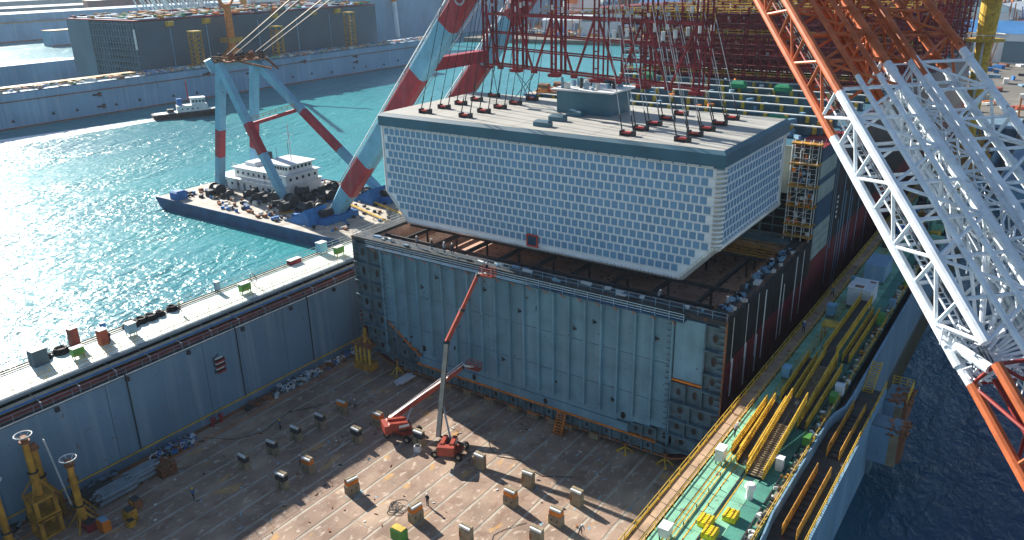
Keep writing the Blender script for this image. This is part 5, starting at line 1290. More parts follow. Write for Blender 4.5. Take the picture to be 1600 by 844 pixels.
# sponsons
for i, (ya, yb, m_) in enumerate(((7.6, 12.0, 'concrete'), (1.0, 3.8, 'rust_brown'))):
    t = thing('fender_box', ('blue steel fender box with a railed top, the farther of two on the sea side', 'blue steel fender box with a rusty frayed top, the nearer of two')[i], 'fender box', (50, ya, 10), 'fender boxes on the sea side')
    x1 = 51.6 if i == 0 else 52.4; zt_ = 13.9; zb_ = 10.4 if i == 0 else 9.4
    MB().bx(49.46, x1, ya, yb, zb_, zt_).build('hull_box', 'steel_blue', t)
    MB().bx(49.46, x1, ya + .15, yb, zt_ + .02, zt_ + .2).build('top_strip', 'far_grey', t)
    MB().bx(x1 - .9, x1 + .02, ya - .02, yb + .02, zb_ - .02, zt_ - .4).build('worn_edge', 'concrete', t)
    MB().bx(x1 + .03, x1 + .45, ya + .1, yb - .1, zb_ + .6, zt_ + .05).build('fender_strip', 'rust_brown', t)
    for zz_ in (zb_ + .6, zb_ + 1.7, zb_ + 2.8): MB().bx(49.46, 49.9, ya + .5, yb - .5, zb_ - 2.2, zb_ - .01).build('bracket', 'far_grey', t) if zz_ < zb_ + 1 else None
    s = MB()
    for _ in range(110): s.rbx((random.uniform(x1 - 1.6, x1 + .7), random.uniform(ya, yb), random.uniform(zt_ - .9 if i else zt_, zt_ + .2)), random.uniform(.1, .5), random.uniform(.1, .5), .25, random.uniform(0, 3), random.uniform(-.6, .6))
    s.build('torn_rubber', 'rust_brown', t, kind='stuff')
    if i == 0: MB().rail((49.6, yb - .1, 14.1), (x1 + .3, yb - .1, 14.1), 1.2, .7, 3, .05).rail((x1 + .3, ya + .3, 14.1), (x1 + .3, yb - .1, 14.1), 1.2, .7, 3, .05).build('railing', 'yellow', t)
# cabinets and cabins
cb_ = gbox(40.9, 33.4, 3.2, 5.0, 2.6, 'bluish_white', 'pale blue control cabin with a rust-spotted white roof slab on the right deck', 'control cabin')
MB().bx(39.2, 41.4, 30.8, 33.6, 18.16, 18.3).build('roof_slab', 'white_paint', cb_); MB().bx(40.1, 41.3, 31.3, 32.2, 18.31, 18.34).build('rust_patch', 'rust_brown', cb_); MB().bx(41.5, 42.3, 34.6, 35.2, 18.12, 18.15).build('rust_patch', 'rust_brown', cb_)
gbox(40.6, 45.5, 3.0, 6.0, 2.6, 'far_blue', 'plain grey-blue hut behind the control cabin', 'hut')
MB().bx(38.2, 38.8, -15.93, -15.7, 15.6, 16.6).build('side_box', 'green_box', gbox(38.5, -16.6, .8, 1.3, 1.3, 'white_paint', 'white cabinet with a green end near the inner edge of the green deck'))
gbox(38.7, -30.4, .9, 1.2, .9, 'white_paint', 'white cabinet at the bottom of the picture on the green deck')
gbox(38.7, 4.6, .9, 1.3, 1.2, 'cyan_boom', 'turquoise cabinet on the green deck beside the inner rail')
gbox(38.4, 26.2, 1.1, 1.3, 1.5, 'cyan_boom', 'turquoise cabinet on the green deck near the worker in blue')
gbox(38.2, 40.6, .8, .8, .9, 'cyan_boom', 'small turquoise cabinet far along the inner rail')
gbox(45.0, -9.2, .7, 1.1, 1.0, 'green_box', 'green cabinet on the outer cable tray, the nearest one to the yellow blocks')
gbox(45.1, 1.0, .7, 1.1, 1.1, 'green_box', 'green cabinet beside the curve of the pale bulwark')
gbox(45.2, 3.4, .9, .9, 1.2, 'bluish_white', 'pale cabinet beside the curve of the pale bulwark')
gbox(45.0, 26.5, .8, 1.0, 1.5, 'green_box', 'green cabinet on the outer edge nearly level with the control cabin')
gbox(45.2, 33.0, .8, .9, 1.3, 'steel_blue', 'grey cabinet on the outer edge right of the control cabin')
gbox(45.2, 43.6, .7, .9, 1.2, 'green_box', 'green cabinet far along the outer edge of the right deck')
gbox(43.9, -14.6, .7, .7, 1.4, 'white_paint', 'white cylindrical-looking vent box by the nearer gangway', leg=False)
for i, (x, y) in enumerate(((41.0, -26.6), (42.6, -24.6), (41.9, -27.9))):
    t = thing('buoy_frame', ('bright yellow slotted block on the green deck, left one of three at the bottom', 'bright yellow slotted block on the green deck, right one of three at the bottom', 'bright yellow slotted block cut by the bottom edge')[i], 'yellow block', (x, y, 15), 'bright yellow blocks')
    for j in range(6): MB().bx(x - .6, x + .6, y - .7 + j * .25, y - .56 + j * .25, 15, 15.6).build('slat', 'yellow_bright', t)
    for e in (-.4, .1, .45): MB().bx(x + e - .06, x + e + .06, y - .72, y + .72, 15.3, 15.66).build('cross_slat', 'yellow', t)
t = thing('yellow_gantry', 'small yellow gantry frame standing on the green deck beside the gangway', 'gantry', (40.1, 18.6, 15))
s = MB()
for a_ in (-.8, .8):
    for c_ in (-.8, .8): s.bar((40.1 + a_, 18.6 + c_, 15), (40.1 + a_, 18.6 + c_, 17.2), .14)
s.build('leg', 'yellow_old', t); MB().bx(39.1, 41.1, 17.6 , 19.6, 17.2, 17.4).build('roof', 'yellow', t)
o = MB().tube((43.0, -20.8, 15), (43.0, -20.8, 16.3), .35, 12).tube((43.0, -20.8, 16.3), (43.0, -20.8, 16.7), .55, 12, .4).build('mushroom_vent', 'white_paint', None, org=(43, -20.8, 15)); o['label'] = 'white mushroom vent between the yellow blocks and the nearer gangway'; o['category'] = 'vent'
s = MB()
for _ in range(260):
    y = random.uniform(-60, 60); s.k = random.randrange(4); s.rbx((44.9 + random.uniform(-.25, .6), y, 15.5), random.uniform(.1, .4), random.uniform(.1, .6), random.uniform(.1, .4), random.uniform(0, 3))
s.build('edge_fittings', ['pale_paint', 'yellow_old', 'deck_teal', 'dark_steel'], WRIGHT, kind='stuff')
s = MB()
for y in range(-64, 60, 3): s.bar((39.4, y, 15.0), (39.4, y, 15.5), .08).bar((40.2, y + 1, 15.0), (40.2, y + 1, 15.35), .08)
s.build('rail_clips', 'dark_steel', WRIGHT)

# ---------------------------------------------------------------- yellow jib crane column on the right wall, far end
JC = thing('jib_crane', 'tall yellow tubular crane column with round platforms on the far right wing wall', 'crane', (41.5, 140, 15))
MB().bx(38.8, 44.2, 136.5, 143.5, 15, 20).build('portal', 'yellow_old', JC)
MB().tube((41.0, 140, 20), (41.0, 140, 44), 1.75, 20).build('column', 'yellow', JC)
MB().tube((41.0, 140, 44), (41.0, 140, 44.5), 4.2, 20).build('platform', 'yellow', JC)
MB().tube((41.0, 140, 44.5), (41.0, 140, 54), 2.0, 20, 2.2).build('column', 'yellow', JC)
MB().tube((41.0, 140, 54), (41.0, 140, 55), 4.4, 20).build('platform', 'orange', JC)
MB().bx(38.2, 44, 136, 146, 55, 60).build('machinery_house', 'yellow', JC)
MB().bar((41, 136, 58), (20, 110, 80), 1.6).build('jib', 'yellow', JC)
s = MB()
for a_ in range(12):
    t_ = a_ / 12 * 2 * PI; s.bar((41 + 4.1 * math.cos(t_), 140 + 4.1 * math.sin(t_), 44.5), (41 + 4.1 * math.cos(t_), 140 + 4.1 * math.sin(t_), 45.6), .08)
s.ring((41, 140, 45.6), 4.1, .08, 20).bar((41, 138.2, 20), (41, 138.2, 44), .5, .3).build('platform_railing', 'pale_paint', JC)
s = MB()
for _ in range(260):
    y = random.uniform(62, 172); s.k = random.randrange(7); s.rbx((random.uniform(38.5, 46), y, 15.6), random.uniform(.4, 1.8), random.uniform(.4, 2.2), random.uniform(.4, 2.2), random.uniform(0, 3))
s.build('deck_clutter', ['yellow_old', 'dark_steel', 'pale_paint', 'tarp_blue', 'deck_green', 'rust_brown', 'yellow'], WRIGHT, kind='stuff')
for i, y in enumerate((92, 110, 126)):
    t = thing('lattice_tower', f'yellow lattice tower on the far right wing wall, {ORD[i]} from the near end', 'lattice tower', (46, y, 15), 'yellow lattice towers on the right wall')
    s = MB(); x = 45.8
    for a_ in (-1, 1):
        for c_ in (-1, 1): s.bar((x + a_ * 1.1, y + c_ * 1.1, 15), (x + a_ * 1.1, y + c_ * 1.1, 27), .22)
    for j in range(8):
        z = 15 + j * 1.5
        s.bar((x - 1.1, y - 1.1, z), (x + 1.1, y - 1.1, z + 1.5), .12).bar((x + 1.1, y - 1.1, z), (x + 1.1, y + 1.1, z + 1.5), .12).bar((x - 1.1, y - 1.1, z), (x + 1.1, y - 1.1, z), .12)
    s.build('lattice', 'yellow_old', t)
# ---------------------------------------------------------------- big lattice boom close by
LB = thing('lattice_boom', 'close orange and white lattice crane boom crossing the right of the view', 'crane boom', (54, -50, 54))
BA = V(47.4, -41.8, 60.3); BBm = V(60.7, -54.6, 47.7)
ax = (BBm - BA).normalized(); BL = (BBm - BA).length
rr = ax.cross(V(0, 0, 1)).normalized()
if rr.dot(V(.73, .69, 0)) < 0: rr = -rr
ee = ax.cross(rr).normalized()
if ee.z < 0: ee = -ee
def bp(t, u, v): return BA + ax * (BL * t) + rr * u + ee * v
def tcol(t, off): return 'boom_orange' if t < .39 + off else ('boom_white' if t < 1.12 else 'boom_orange')
def lat(u0, w_, v0, d_, t0, t1, nb, rc, rb, offs, name, mirror=False):
    """a box lattice: four chords, rungs and diagonals, cut into coloured lengths"""
    ch = [(u0, v0), (u0 + w_, v0), (u0 + w_, v0 + d_), (u0, v0 + d_)]
    dt = (t1 - t0) / nb
    for ci, (u, v) in enumerate(ch):
        off = offs[ci]; cuts = [t0] + [c for c in (.39 + off, 1.12) if t0 < c < t1] + [t1]
        for a_, b_ in zip(cuts, cuts[1:]):
            MB().tube(bp(a_, u, v), bp(b_, u, v), rc, 10).build('chord', tcol((a_ + b_) / 2, off), LB, smooth=False)
            if ci in (1, 2):
                s = MB(); t = a_ + .02
                while t < b_: s.tube(bp(t, u, v), bp(t + .008, u, v), rc * 1.25, 10); t += dt
                s.build('chord_joint', tcol((a_ + b_) / 2, off), LB, kind='stuff')
    for k_ in range(nb):
        ta, tb = t0 + k_ * dt, t0 + (k_ + 1) * dt
        for fi in range(4):
            (u1, v1), (u2, v2) = ch[fi], ch[(fi + 1) % 4]; off = (offs[fi] + offs[(fi + 1) % 4]) / 2
            m_ = tcol((ta + tb) / 2, off)
            s = MB().tube(bp(ta, u1, v1), bp(ta, u2, v2), rb, 6)
            if fi and (k_ + fi) % 2 == 0: s.tube(bp(ta, u1, v1), bp(tb, u2, v2), rb * .9, 6)
            else: s.tube(bp(ta, u2, v2), bp(tb, u1, v1), rb * .9, 6)
            s.build('lacing', m_, LB)
lat(0, 3.25, 0, 1.75, -.7, .93, 19, .21, .085, (0, -.08, -.13, -.05), 'a')
lat(5.0, 2.9, .2, 1.4, -.7, 1.9, 30, .2, .08, (-.15, -.175, -.17, -.15), 'b')
lat(3.4, 1.45, .3, 1.1, -.7, 1.6, 34, .13, .045, (-.09, -.12, -.15, -.1), 'c')
for u_, v_ in ((1.2, 1.9), (2.3, 1.9), (4.9, 1.7)):
    for a_, b_ in ((-.7, .3), (.3, 1.1)): MB().tube(bp(a_, u_, v_), bp(b_, u_, v_), .12, 8).build('chord', 'boom_orange' if a_ < 0 else 'boom_white', LB)
# walkway ladder running inside the first lattice
for u in (.45, .8):
    for a_, b_ in ((-.7, .33), (.33, .94)):
        MB().tube(bp(a_, u, .35), bp(b_, u, .35), .055, 5).build('ladder_rail', 'boom_red' if a_ < 0 else 'boom_white', LB)
s = MB(); t = -.6
while t < .33: s.bar(bp(t, .45, .35), bp(t, .8, .35), .04); t += .012
s.build('ladder_rungs', 'wire_pale', LB)
s = MB()
while t < .94: s.bar(bp(t, .45, .35), bp(t, .8, .35), .04); t += .012
s.build('ladder_rungs', 'boom_white', LB)
for dx in (-.12, 0, .12): MB().tube(bp(-.7, .25 + dx * .3, .9 + dx), bp(.95, .6 + dx * .3, .8 + dx), .03, 5).build('hoist_rope', 'wire', LB)
# slim inner lattice (pendant frame) between the two booms
for i, (u, v) in enumerate(((3.5, .9), (3.8, .9), (3.65, .6))):
    for a_, b_, m_ in ((-.7, .2, 'boom_orange'), (.2, 1.0, 'boom_white')):
        MB().tube(bp(a_, u, v), bp(b_, u, v), .06, 6).build('inner_chord', m_, LB)
s = MB(); s2 = MB(); t = -.7; k_ = 0
while t < 1.0:
    q = s if t < .2 else s2
    q.tube(bp(t, 3.5, .9), bp(t + .02, 3.8, .9), .03, 5).tube(bp(t + .02, 3.8, .9), bp(t + .04, 3.5, .9), .03, 5).tube(bp(t, 3.5, .9), bp(t + .02, 3.65, .6), .03, 5); t += .04
s.build('inner_lacing', 'boom_orange', LB); s2.build('inner_lacing', 'boom_white', LB)
# clutter of white hoses and fittings within the white length
s = MB()
for _ in range(210):
    t = random.uniform(.36, .95); u = random.uniform(2.7, 4.6); v = random.uniform(.1, 1.5); p = bp(t, u, v)
    q = bp(t + random.uniform(.01, .06), u + random.uniform(-.5, .5), v + random.uniform(-.4, .4)); s.tube(p, q, random.uniform(.02, .05), 5)
s.build('white_fittings', 'boom_white', LB, kind='stuff')
# joint head with radiating struts, then the orange foot
J = bp(.90, .0, 0)
MB().tube(bp(.88, -.1, 0), bp(.90, 3.9, .6), .09, 8).build('joint_beam', 'boom_white', LB)
tg_ = []
for i in range(13): tg_.append(bp(.60 + i * .033, 3.2 + (i % 3) * .5, (i % 4) * .45))
for i, p in enumerate(tg_): MB().tube(bp(.93, .75, .2), p, .075, 6).build('fan_strut', 'boom_white', LB)
for i in range(9): MB().tube(bp(.93, .75, .2), bp(.72 + i * .035, 4.6 + (i % 2) * .8, .9), .055, 6).build('fan_strut', 'boom_white', LB)
s = MB()
for _ in range(120):
    p = bp(random.uniform(.86, .98), random.uniform(-.1, 1.6), random.uniform(-.1, .8)); q = p + V(random.uniform(-.5, .5), random.uniform(-.5, .5), random.uniform(-.4, .4)); s.tube(p, q, random.uniform(.02, .06), 5)
s.build('joint_fittings', 'boom_white', LB, kind='stuff')
MB().rail(bp(.885, -.3, 0), bp(.93, 1.4, -.3), .7, .3, 3, .03).rail(bp(.95, 1.8, 0), bp(1.0, 2.3, -.4), .7, .3, 3, .03).build('joint_railing', 'boom_white', LB)
for c_, (u, v) in enumerate(((.0, 0), (.0, 1.2))):
    MB().tube(bp(.90, u, v * .3), bp(.965, .1, v), .2, 10).build('chord', 'boom_white', LB)
def lat2(u0, w_, v0, d_, t0, t1, nb):
    ch = [(u0, v0), (u0 + w_, v0), (u0 + w_, v0 + d_), (u0, v0 + d_)]; dt = (t1 - t0) / nb
    for u, v in ch: MB().tube(bp(t0, u, v), bp(t1, u, v), .2, 10).build('chord', 'boom_orange', LB)
    for k_ in range(nb):
        ta, tb = t0 + k_ * dt, t0 + (k_ + 1) * dt
        for fi in range(4):
            (u1, v1), (u2, v2) = ch[fi], ch[(fi + 1) % 4]; s = MB().tube(bp(ta, u1, v1), bp(ta, u2, v2), .075, 6).tube(bp(ta, *((u1, v1) if k_ % 2 else (u2, v2))), bp(tb, *((u2, v2) if k_ % 2 else (u1, v1))), .07, 6)
            s.build('lacing', 'boom_orange' if k_ % 3 else 'boom_red', LB)
lat2(.1, 3.1, 0, 1.6, .965, 2.4, 10)
for i in range(5): MB().tube(bp(.97, .6 + i * .12, .5), bp(1.9, .9 + i * .12, .6), .05, 6).build('hydraulic_line', 'boom_red', LB)

# ---------------------------------------------------------------- far docks across the water
FD = thing('far_dock', 'long blue dock wall across the water carrying a grey ship block', 'dock', (-290, 120, WZ))
FX0 = -277.6
y = -60.
k_ = 0
while y < 330:
    z1 = 20.6
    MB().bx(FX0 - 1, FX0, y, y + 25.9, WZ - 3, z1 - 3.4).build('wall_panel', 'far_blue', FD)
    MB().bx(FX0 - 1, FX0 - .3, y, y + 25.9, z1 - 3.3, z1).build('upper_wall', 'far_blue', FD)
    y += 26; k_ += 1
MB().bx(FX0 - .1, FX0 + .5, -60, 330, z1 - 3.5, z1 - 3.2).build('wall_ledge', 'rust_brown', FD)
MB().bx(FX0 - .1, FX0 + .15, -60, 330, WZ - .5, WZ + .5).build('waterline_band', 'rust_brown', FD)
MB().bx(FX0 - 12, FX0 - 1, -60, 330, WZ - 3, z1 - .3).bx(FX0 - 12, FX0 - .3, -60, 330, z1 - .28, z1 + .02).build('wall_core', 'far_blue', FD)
MB().bx(FX0 - 13, FX0 - 8, -60, 118, z1 + .05, z1 + 1.1).build('pipe_rack', 'yellow_old', FD)
MB().rail((FX0 - .5, -60, z1), (FX0 - .5, 330, z1), 1.2, 4, 2, .1).build('railing', 'pale_paint', FD)
MB().bx(FX0 - 13, FX0 - 10, -60, 330, z1 + .05, z1 + .8).build('deck_step', 'far_blue', FD)
MB().bx(-382, FX0 - 12, 118, 330, WZ - 3, WZ + 3).build('pontoon', 'far_grey', FD)
MB().bx(-394, -382, -60, 330, WZ - 3, z1).build('rear_wall', 'far_blue', FD)
for i, (yy, zz_) in enumerate(((92, 15.5), (93, 10.5), (146, 17.8), (170, 15.5), (171, 12.2), (205, 17.5), (243, 16.5), (243, 13.4))):
    MB().bx(FX0 + .02, FX0 + .3, yy, yy + 3.4, zz_ - .4, zz_ + .4).bx(FX0 + .02, FX0 + .32, yy + 2.3, yy + 3.6, zz_ - .9, zz_ + .9).build('draught_board', 'hull_black', FD)
    MB().bx(FX0 + .32, FX0 + .36, yy + 2.4, yy + 3.5, zz_ - .3, zz_ + .0).build('draught_mark', 'crane_red', FD)
for i in range(26):
    yy = -40 + i * 14 + random.uniform(-3, 3); zz_ = WZ + 2.2 + random.uniform(0, 1.2); MB().prism([(yy, zz_), (yy + 1.5, zz_), (yy + .8, zz_ + 1.3)], FX0 + .01, FX0 + .25, 'X').build('ring_fender', 'hull_black', FD)
s = MB()
for _ in range(500):
    yy = random.uniform(-20, 325); s.k = random.randrange(7); s.rbx((FX0 - random.uniform(1.5, 11), yy, z1 + .5), random.uniform(.5, 2.2), random.uniform(.5, 3), random.uniform(.4, 1.6), random.uniform(0, 3))
s.build('deck_clutter', ['pale_paint', 'yellow_old', 'green_cover', 'tarp_blue', 'rust_brown', 'winch_dark', 'orange'], FD, kind='stuff')
# grey block in the far dock
GB = thing('ship_block', 'dark grey ship block with a cellular cut face standing in the far dock', 'ship block', (-326, 205, WZ + 3))
gx0, gx1, gy0, gy1, gz0, gz1 = -356., -297., 127.5, 284., WZ + 3.05, 42.0
MB().bx(gx0, gx1, gy0 + .5, gy1, gz0, gz1).build('side_shell', 'far_grey_dark', GB)
MB().bx(gx0, gx0 + 20, gy0, gy0 + .48, gz0, gz1 + .3).build('front_plate', 'far_grey', GB)
s = MB()
for j in range(9):
    for i in range(15):
        x0 = gx0 + 21 + i * 2.5; z0 = gz0 + 1 + j * 2.9
        if z0 + 2 > gz1 - 6: continue
        s.bx(x0, x0 + 1.2, gy0 + .1, gy0 + .48, z0, z0 + 1.8)
s.build('cell_openings', 'hull_black', GB)
s = MB()
for i in range(17): s.bx(gx0 + 20.5 + i * 2.3, gx0 + 20.9 + i * 2.3, gy0 - .3, gy0 + .46, gz0, gz1)
for j in range(12): s.bx(gx0 + 20, gx1, gy0 - .2, gy0 + .45, gz0 + j * 2.8, gz0 + j * 2.8 + .3)
s.build('cell_grid', 'far_grey', GB)
MB().bx(gx1 - 1.2, gx1 + .1, gy0 - .4, gy0 - .1, gz1 - 12, gz1 - 3).build('white_strip', 'pale_paint', GB)
for yy in (145, 165, 196, 222, 246, 262): MB().bx(gx1, gx1 + .15, yy, yy + .35, gz0 + 10, gz1 - 3).build('weld_stripe', 'far_blue', GB)
for yy in (143, 163, 205, 232, 250): MB().prism([(gx1 + .1, gz1 - .5), (gx1 + 3, gz1 - .5), (gx1 + 2.4, gz1 - 2.6), (gx1 + .1, gz1 - 3)], yy, yy + 3).build('side_platform', 'yellow', GB)
MB().bx(gx0, gx1, gy0, gy1, gz1 + .31, gz1 + .8).build('deck_edge', 'maroon', GB)
for i in range(12):
    MB().bx(gx0 + 1, gx1 - 1, gy0 + 3 + i * 13, gy0 + 13 + i * 13, gz1 + .8, gz1 + 1.3).build('hatch_deck', 'far_blue', GB)
s = MB()
for _ in range(520):
    s.k = random.randrange(8); s.rbx((random.uniform(gx0 + 1, gx1 - .5), random.uniform(gy0 + 2, gy1 - 1), gz1 + 1.6), random.uniform(.8, 4), random.uniform(.8, 3), random.uniform(.4, 1.8), random.choice((0, 0, .1)))
s.build('deck_clutter', ['winch_dark', 'pale_paint', 'bluish_white', 'orange', 'yellow_old', 'green_cover', 'maroon', 'winch_dark'], GB, kind='stuff')
# lattice hoist towers on the near wall of the far dock
for i, (yy, h) in enumerate(((149, 16), (197, 15), (249, 19))):
    t = thing('hoist_tower', f'yellow-green lattice tower on the far dock wall, {ORD[i]} from the left', 'lattice tower', (-284, yy, 20.6), 'lattice towers on the far dock')
    s = MB(); x = -284
    for a_ in (-2, 2):
        for c_ in (-2, 2): s.bar((x + a_, yy + c_, 20.6), (x + a_, yy + c_, 20.6 + h), .5)
    for j in range(int(h / 2)):
        z = 20.6 + j * 2
        for (a1, c1), (a2, c2) in (((-2, -2), (2, -2)), ((2, -2), (2, 2))): s.bar((x + a1, yy + c1, z), (x + a2, yy + c2, z + 2), .3).bar((x + a2, yy + c2, z), (x + a1, yy + c1, z + 2), .3)
    s.build('lattice', 'yellow_old', t); MB().bx(x - 2.4, x + 2.4, yy - 2.4, yy + 2.4, 20.6 + h, 21.2 + h).build('top_platform', 'yellow', t)
# orange jib crane on the far dock
OC = thing('orange_crane', 'orange jib crane with a thick column standing behind the floating crane head', 'crane', (-288, 172, 20.6))
MB().add([(-293, 166, 20.6), (-283, 166, 20.6), (-283, 178, 20.6), (-293, 178, 20.6), (-290, 170, 27), (-286, 170, 27), (-286, 174, 27), (-290, 174, 27)], [(4, 5, 6, 7)] + [(i, (i + 1) % 4, 4 + (i + 1) % 4, 4 + i) for i in range(4)]).build('portal', 'orange', OC)
MB().tube((-288, 172, 27), (-288, 172, 48), 2.0, 14, 1.6).build('column', 'orange', OC)
MB().bx(-292, -284, 168, 176, 30.0, 32.4).build('slewing_house', 'yellow_old', OC)
MB().bar((-288, 172, 44), (-288, 150, 76), 1.2).bar((-288, 174, 48), (-288, 186, 62), 1.2).build('jib', 'orange', OC)

# docks and quays farther out
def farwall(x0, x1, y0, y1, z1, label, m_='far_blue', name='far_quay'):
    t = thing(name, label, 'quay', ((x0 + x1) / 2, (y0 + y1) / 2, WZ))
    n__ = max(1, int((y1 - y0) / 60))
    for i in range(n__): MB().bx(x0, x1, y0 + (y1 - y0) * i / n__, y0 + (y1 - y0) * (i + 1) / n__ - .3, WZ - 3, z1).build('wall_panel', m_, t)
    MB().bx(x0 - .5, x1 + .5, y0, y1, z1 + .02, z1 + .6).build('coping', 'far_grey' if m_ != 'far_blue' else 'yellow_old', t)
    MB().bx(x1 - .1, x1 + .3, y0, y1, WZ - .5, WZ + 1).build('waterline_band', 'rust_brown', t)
    return t
farwall(-500, -478, -100, 190, 11.0, 'low grey jetty at the left edge behind the blue dock wall', 'far_grey')
w3 = farwall(-790, -729, 120, 560, 23.0, 'pale blue dock wall in the haze at the upper left')
MB().bx(-785, -735, 120, 700, 23.6, 30.5).build('stepped_wall', 'far_blue', w3)
farwall(-1180, -1100, 100, 900, 22, 'grey-blue breakwater far off at the top left', 'far_grey')
farwall(-1700, -1500, 200, 2400, 20, 'distant pale shore across the bay', 'far_grey')

def farship(x, y, L_, B_, h, rz, m_, deckm, label, house=True):
    t = thing('moored_ship', label, 'ship', (x, y, WZ)); R = Matrix.Rotation(rz, 3, 'Z')
    def P(u, v, z): return V(x, y, z) + R @ V(u, v, 0)
    P_ = [(-L_ / 2, -B_ / 2), (-L_ / 2, B_ / 2), (L_ * .36, B_ / 2), (L_ * .46, B_ * .25), (L_ / 2, 0), (L_ * .46, -B_ * .25), (L_ * .36, -B_ / 2)]
    vs = [P(u * .97, v * .9, WZ - 1) for u, v in P_] + [P(u, v, WZ + h) for u, v in P_]
    s = MB(); s.add(vs, [tuple(range(7, 14))] + [(i, (i + 1) % 7, 7 + (i + 1) % 7, 7 + i) for i in range(7)]); s.build('hull', m_, t)
    MB().add([P(u * .96, v * .94, WZ + h + .1) for u, v in P_], [tuple(range(7))]).build('deck', deckm, t)
    if house:
        MB().rbx(P(-L_ * .36, 0, WZ + h + 6), L_ * .1, B_ * .8, 12, rz).build('deckhouse', 'white_paint', t); MB().rbx(P(-L_ * .36, 0, WZ + h + 13.2), L_ * .07, B_ * .95, 2.2, rz).build('bridge', 'white_paint', t)
        MB().rbx(P(-L_ * .42, 0, WZ + h + 11), L_ * .04, B_ * .3, 8, rz).build('funnel', 'orange', t)
    for j in range(6): MB().rbx(P(-L_ * .24 + j * L_ * .1, 0, WZ + h + 1.2), L_ * .08, B_ * .7, 2.2, rz).build('hatch', deckm, t)
    return t
farship(-420, 520, 300, 48, 34, 1.45, 'far_blue', 'bluish_white', 'very large blue-grey ship standing behind the far dock at the top of the view', False)
farship(-300, 640, 200, 32, 16, 1.3, 'hull_red', 'maroon', 'dark red ship moored at the far quay above the booms')
farship(-180, 640, 230, 36, 20, 1.5, 'hull_blue', 'bluish_white', 'blue ship moored at the quay seen through the maroon truss')
farship(-60, 800, 240, 36, 20, 1.4, 'far_grey', 'bluish_white', 'grey ship moored far behind the lashing bridges')
farship(-330, 900, 260, 40, 18, 1.2, 'hull_black', 'bluish_white', 'dark ship at the top edge beyond the yard')
# shipyard land
s = MB(); s.add([(-345, 430, WZ + 3), (-30, 470, WZ + 3), (-20, 240, WZ + 3), (54, 240, WZ + 3), (54, 188, WZ + 3), (900, 150, WZ + 3), (2500, 2500, WZ + 3), (-200, 2600, WZ + 3), (-420, 700, WZ + 3),
                 (-345, 430, WZ - 3), (-30, 470, WZ - 3), (-20, 240, WZ - 3), (54, 240, WZ - 3), (54, 188, WZ - 3), (900, 150, WZ - 3), (2500, 2500, WZ - 3), (-200, 2600, WZ - 3), (-420, 700, WZ - 3)],
                [tuple(range(9))] + [(i, (i + 1) % 9, 9 + (i + 1) % 9, 9 + i) for i in range(9)])
s.build('shipyard_ground', 'ground', kind='structure')
s = MB(); s.add([(-900, 1500, WZ + 3), (-300, 1300, WZ + 3), (-300, 4000, WZ + 3), (-4000, 4000, WZ + 3), (-2600, 1800, WZ + 3)], [(0, 1, 2, 3, 4)]); s.build('far_shore', 'ground', kind='structure')
def hall(x, y, L_, B_, h, rz, roofm, label, wallm='bluish_white'):
    t = thing('yard_hall', label, 'building', (x, y, WZ + 3), 'halls of the shipyard beyond the water'); R = Matrix.Rotation(rz, 3, 'Z'); z0 = WZ + 3
    MB().rbx((x, y, z0 + h / 2), L_, B_, h, rz).build('wall', wallm, t)
    s = MB(); vs = []
    for u in (-L_ / 2 - .5, L_ / 2 + .5):
        for v, z in ((-B_ / 2 - .5, h), (B_ / 2 + .5, h), (0, h + B_ * .16)): vs.append(V(x, y, z0 + z) + R @ V(u, v, 0))
    s.add(vs, [(0, 1, 2), (3, 5, 4), (0, 2, 5, 3), (1, 4, 5, 2), (0, 3, 4, 1)]); s.build('roof', roofm, t)
    for e in (-.25, .25):
        c = V(x, y, z0 + h * .4) + R @ V(e * L_, -B_ / 2 - .1, 0); MB().rbx(c, L_ * .2, .3, h * .7, rz).build('door', 'far_grey', t)
random.seed(21)
roofs = ['roof_blue', 'bluish_white', 'roof_blue', 'far_grey', 'tile_red', 'bluish_white', 'roof_blue']; rn = ['blue', 'white', 'blue', 'grey', 'red', 'white', 'blue']
HP = [(-300, 520), (-250, 500), (-205, 515), (-150, 530), (-310, 760), (-230, 760), (-120, 620), (-60, 560), (20, 430), (60, 480), (110, 400), (95, 340), (150, 420), (170, 350), (210, 460), (-20, 640), (60, 600), (130, 560), (220, 620), (0, 780), (120, 760), (-200, 900), (-80, 980), (60, 950), (200, 900), (320, 760), (-260, 1100), (-60, 1200), (150, 1150), (330, 1050), (-250, 1400), (50, 1450), (300, 1400), (90, 290), (140, 300), (86, 225), (125, 215), (75, 262)]
for i, (x, y) in enumerate(HP):
    k_ = random.randrange(7); B_ = random.uniform(16, 34) * (1 if y < 700 else 1.5)
    hall(x, y, random.uniform(30, 62) * (1 if y < 700 else 1.5), B_, random.uniform(7, 15), random.uniform(-.25, .35) + (PI / 2 if random.random() < .35 else 0), roofs[k_],
         f'{rn[k_]}-roofed yard hall {"behind the far dock" if x < -190 else "behind the maroon racks" if x < 20 else "right of the yellow crane"}, {ORD[sum(1 for a_, b_ in HP[:i] if (a_ < -190) == (x < -190) and (a_ < 20) == (x < 20))]} from the front')
s = MB()
for _ in range(7000):
    y = 190 + random.random() ** 1.5 * 1100; x = random.uniform(-345, 420)
    if x < -30 and y < 470: y += 285
    if -30 <= x < 54 and y < 240: continue
    s.k = random.randrange(9); k_ = 1 + max(0, y - 400) / 600
    if random.random() < .3: s.bar((x, y, WZ + 3), (x + random.uniform(-2, 2), y, WZ + 3 + random.uniform(4, 12) * k_), .5 * k_)
    else: s.rbx((x, y, WZ + 3.6), random.uniform(.8, 6) * k_, random.uniform(.8, 4) * k_, random.uniform(.6, 3.6) * k_, random.uniform(0, 3))
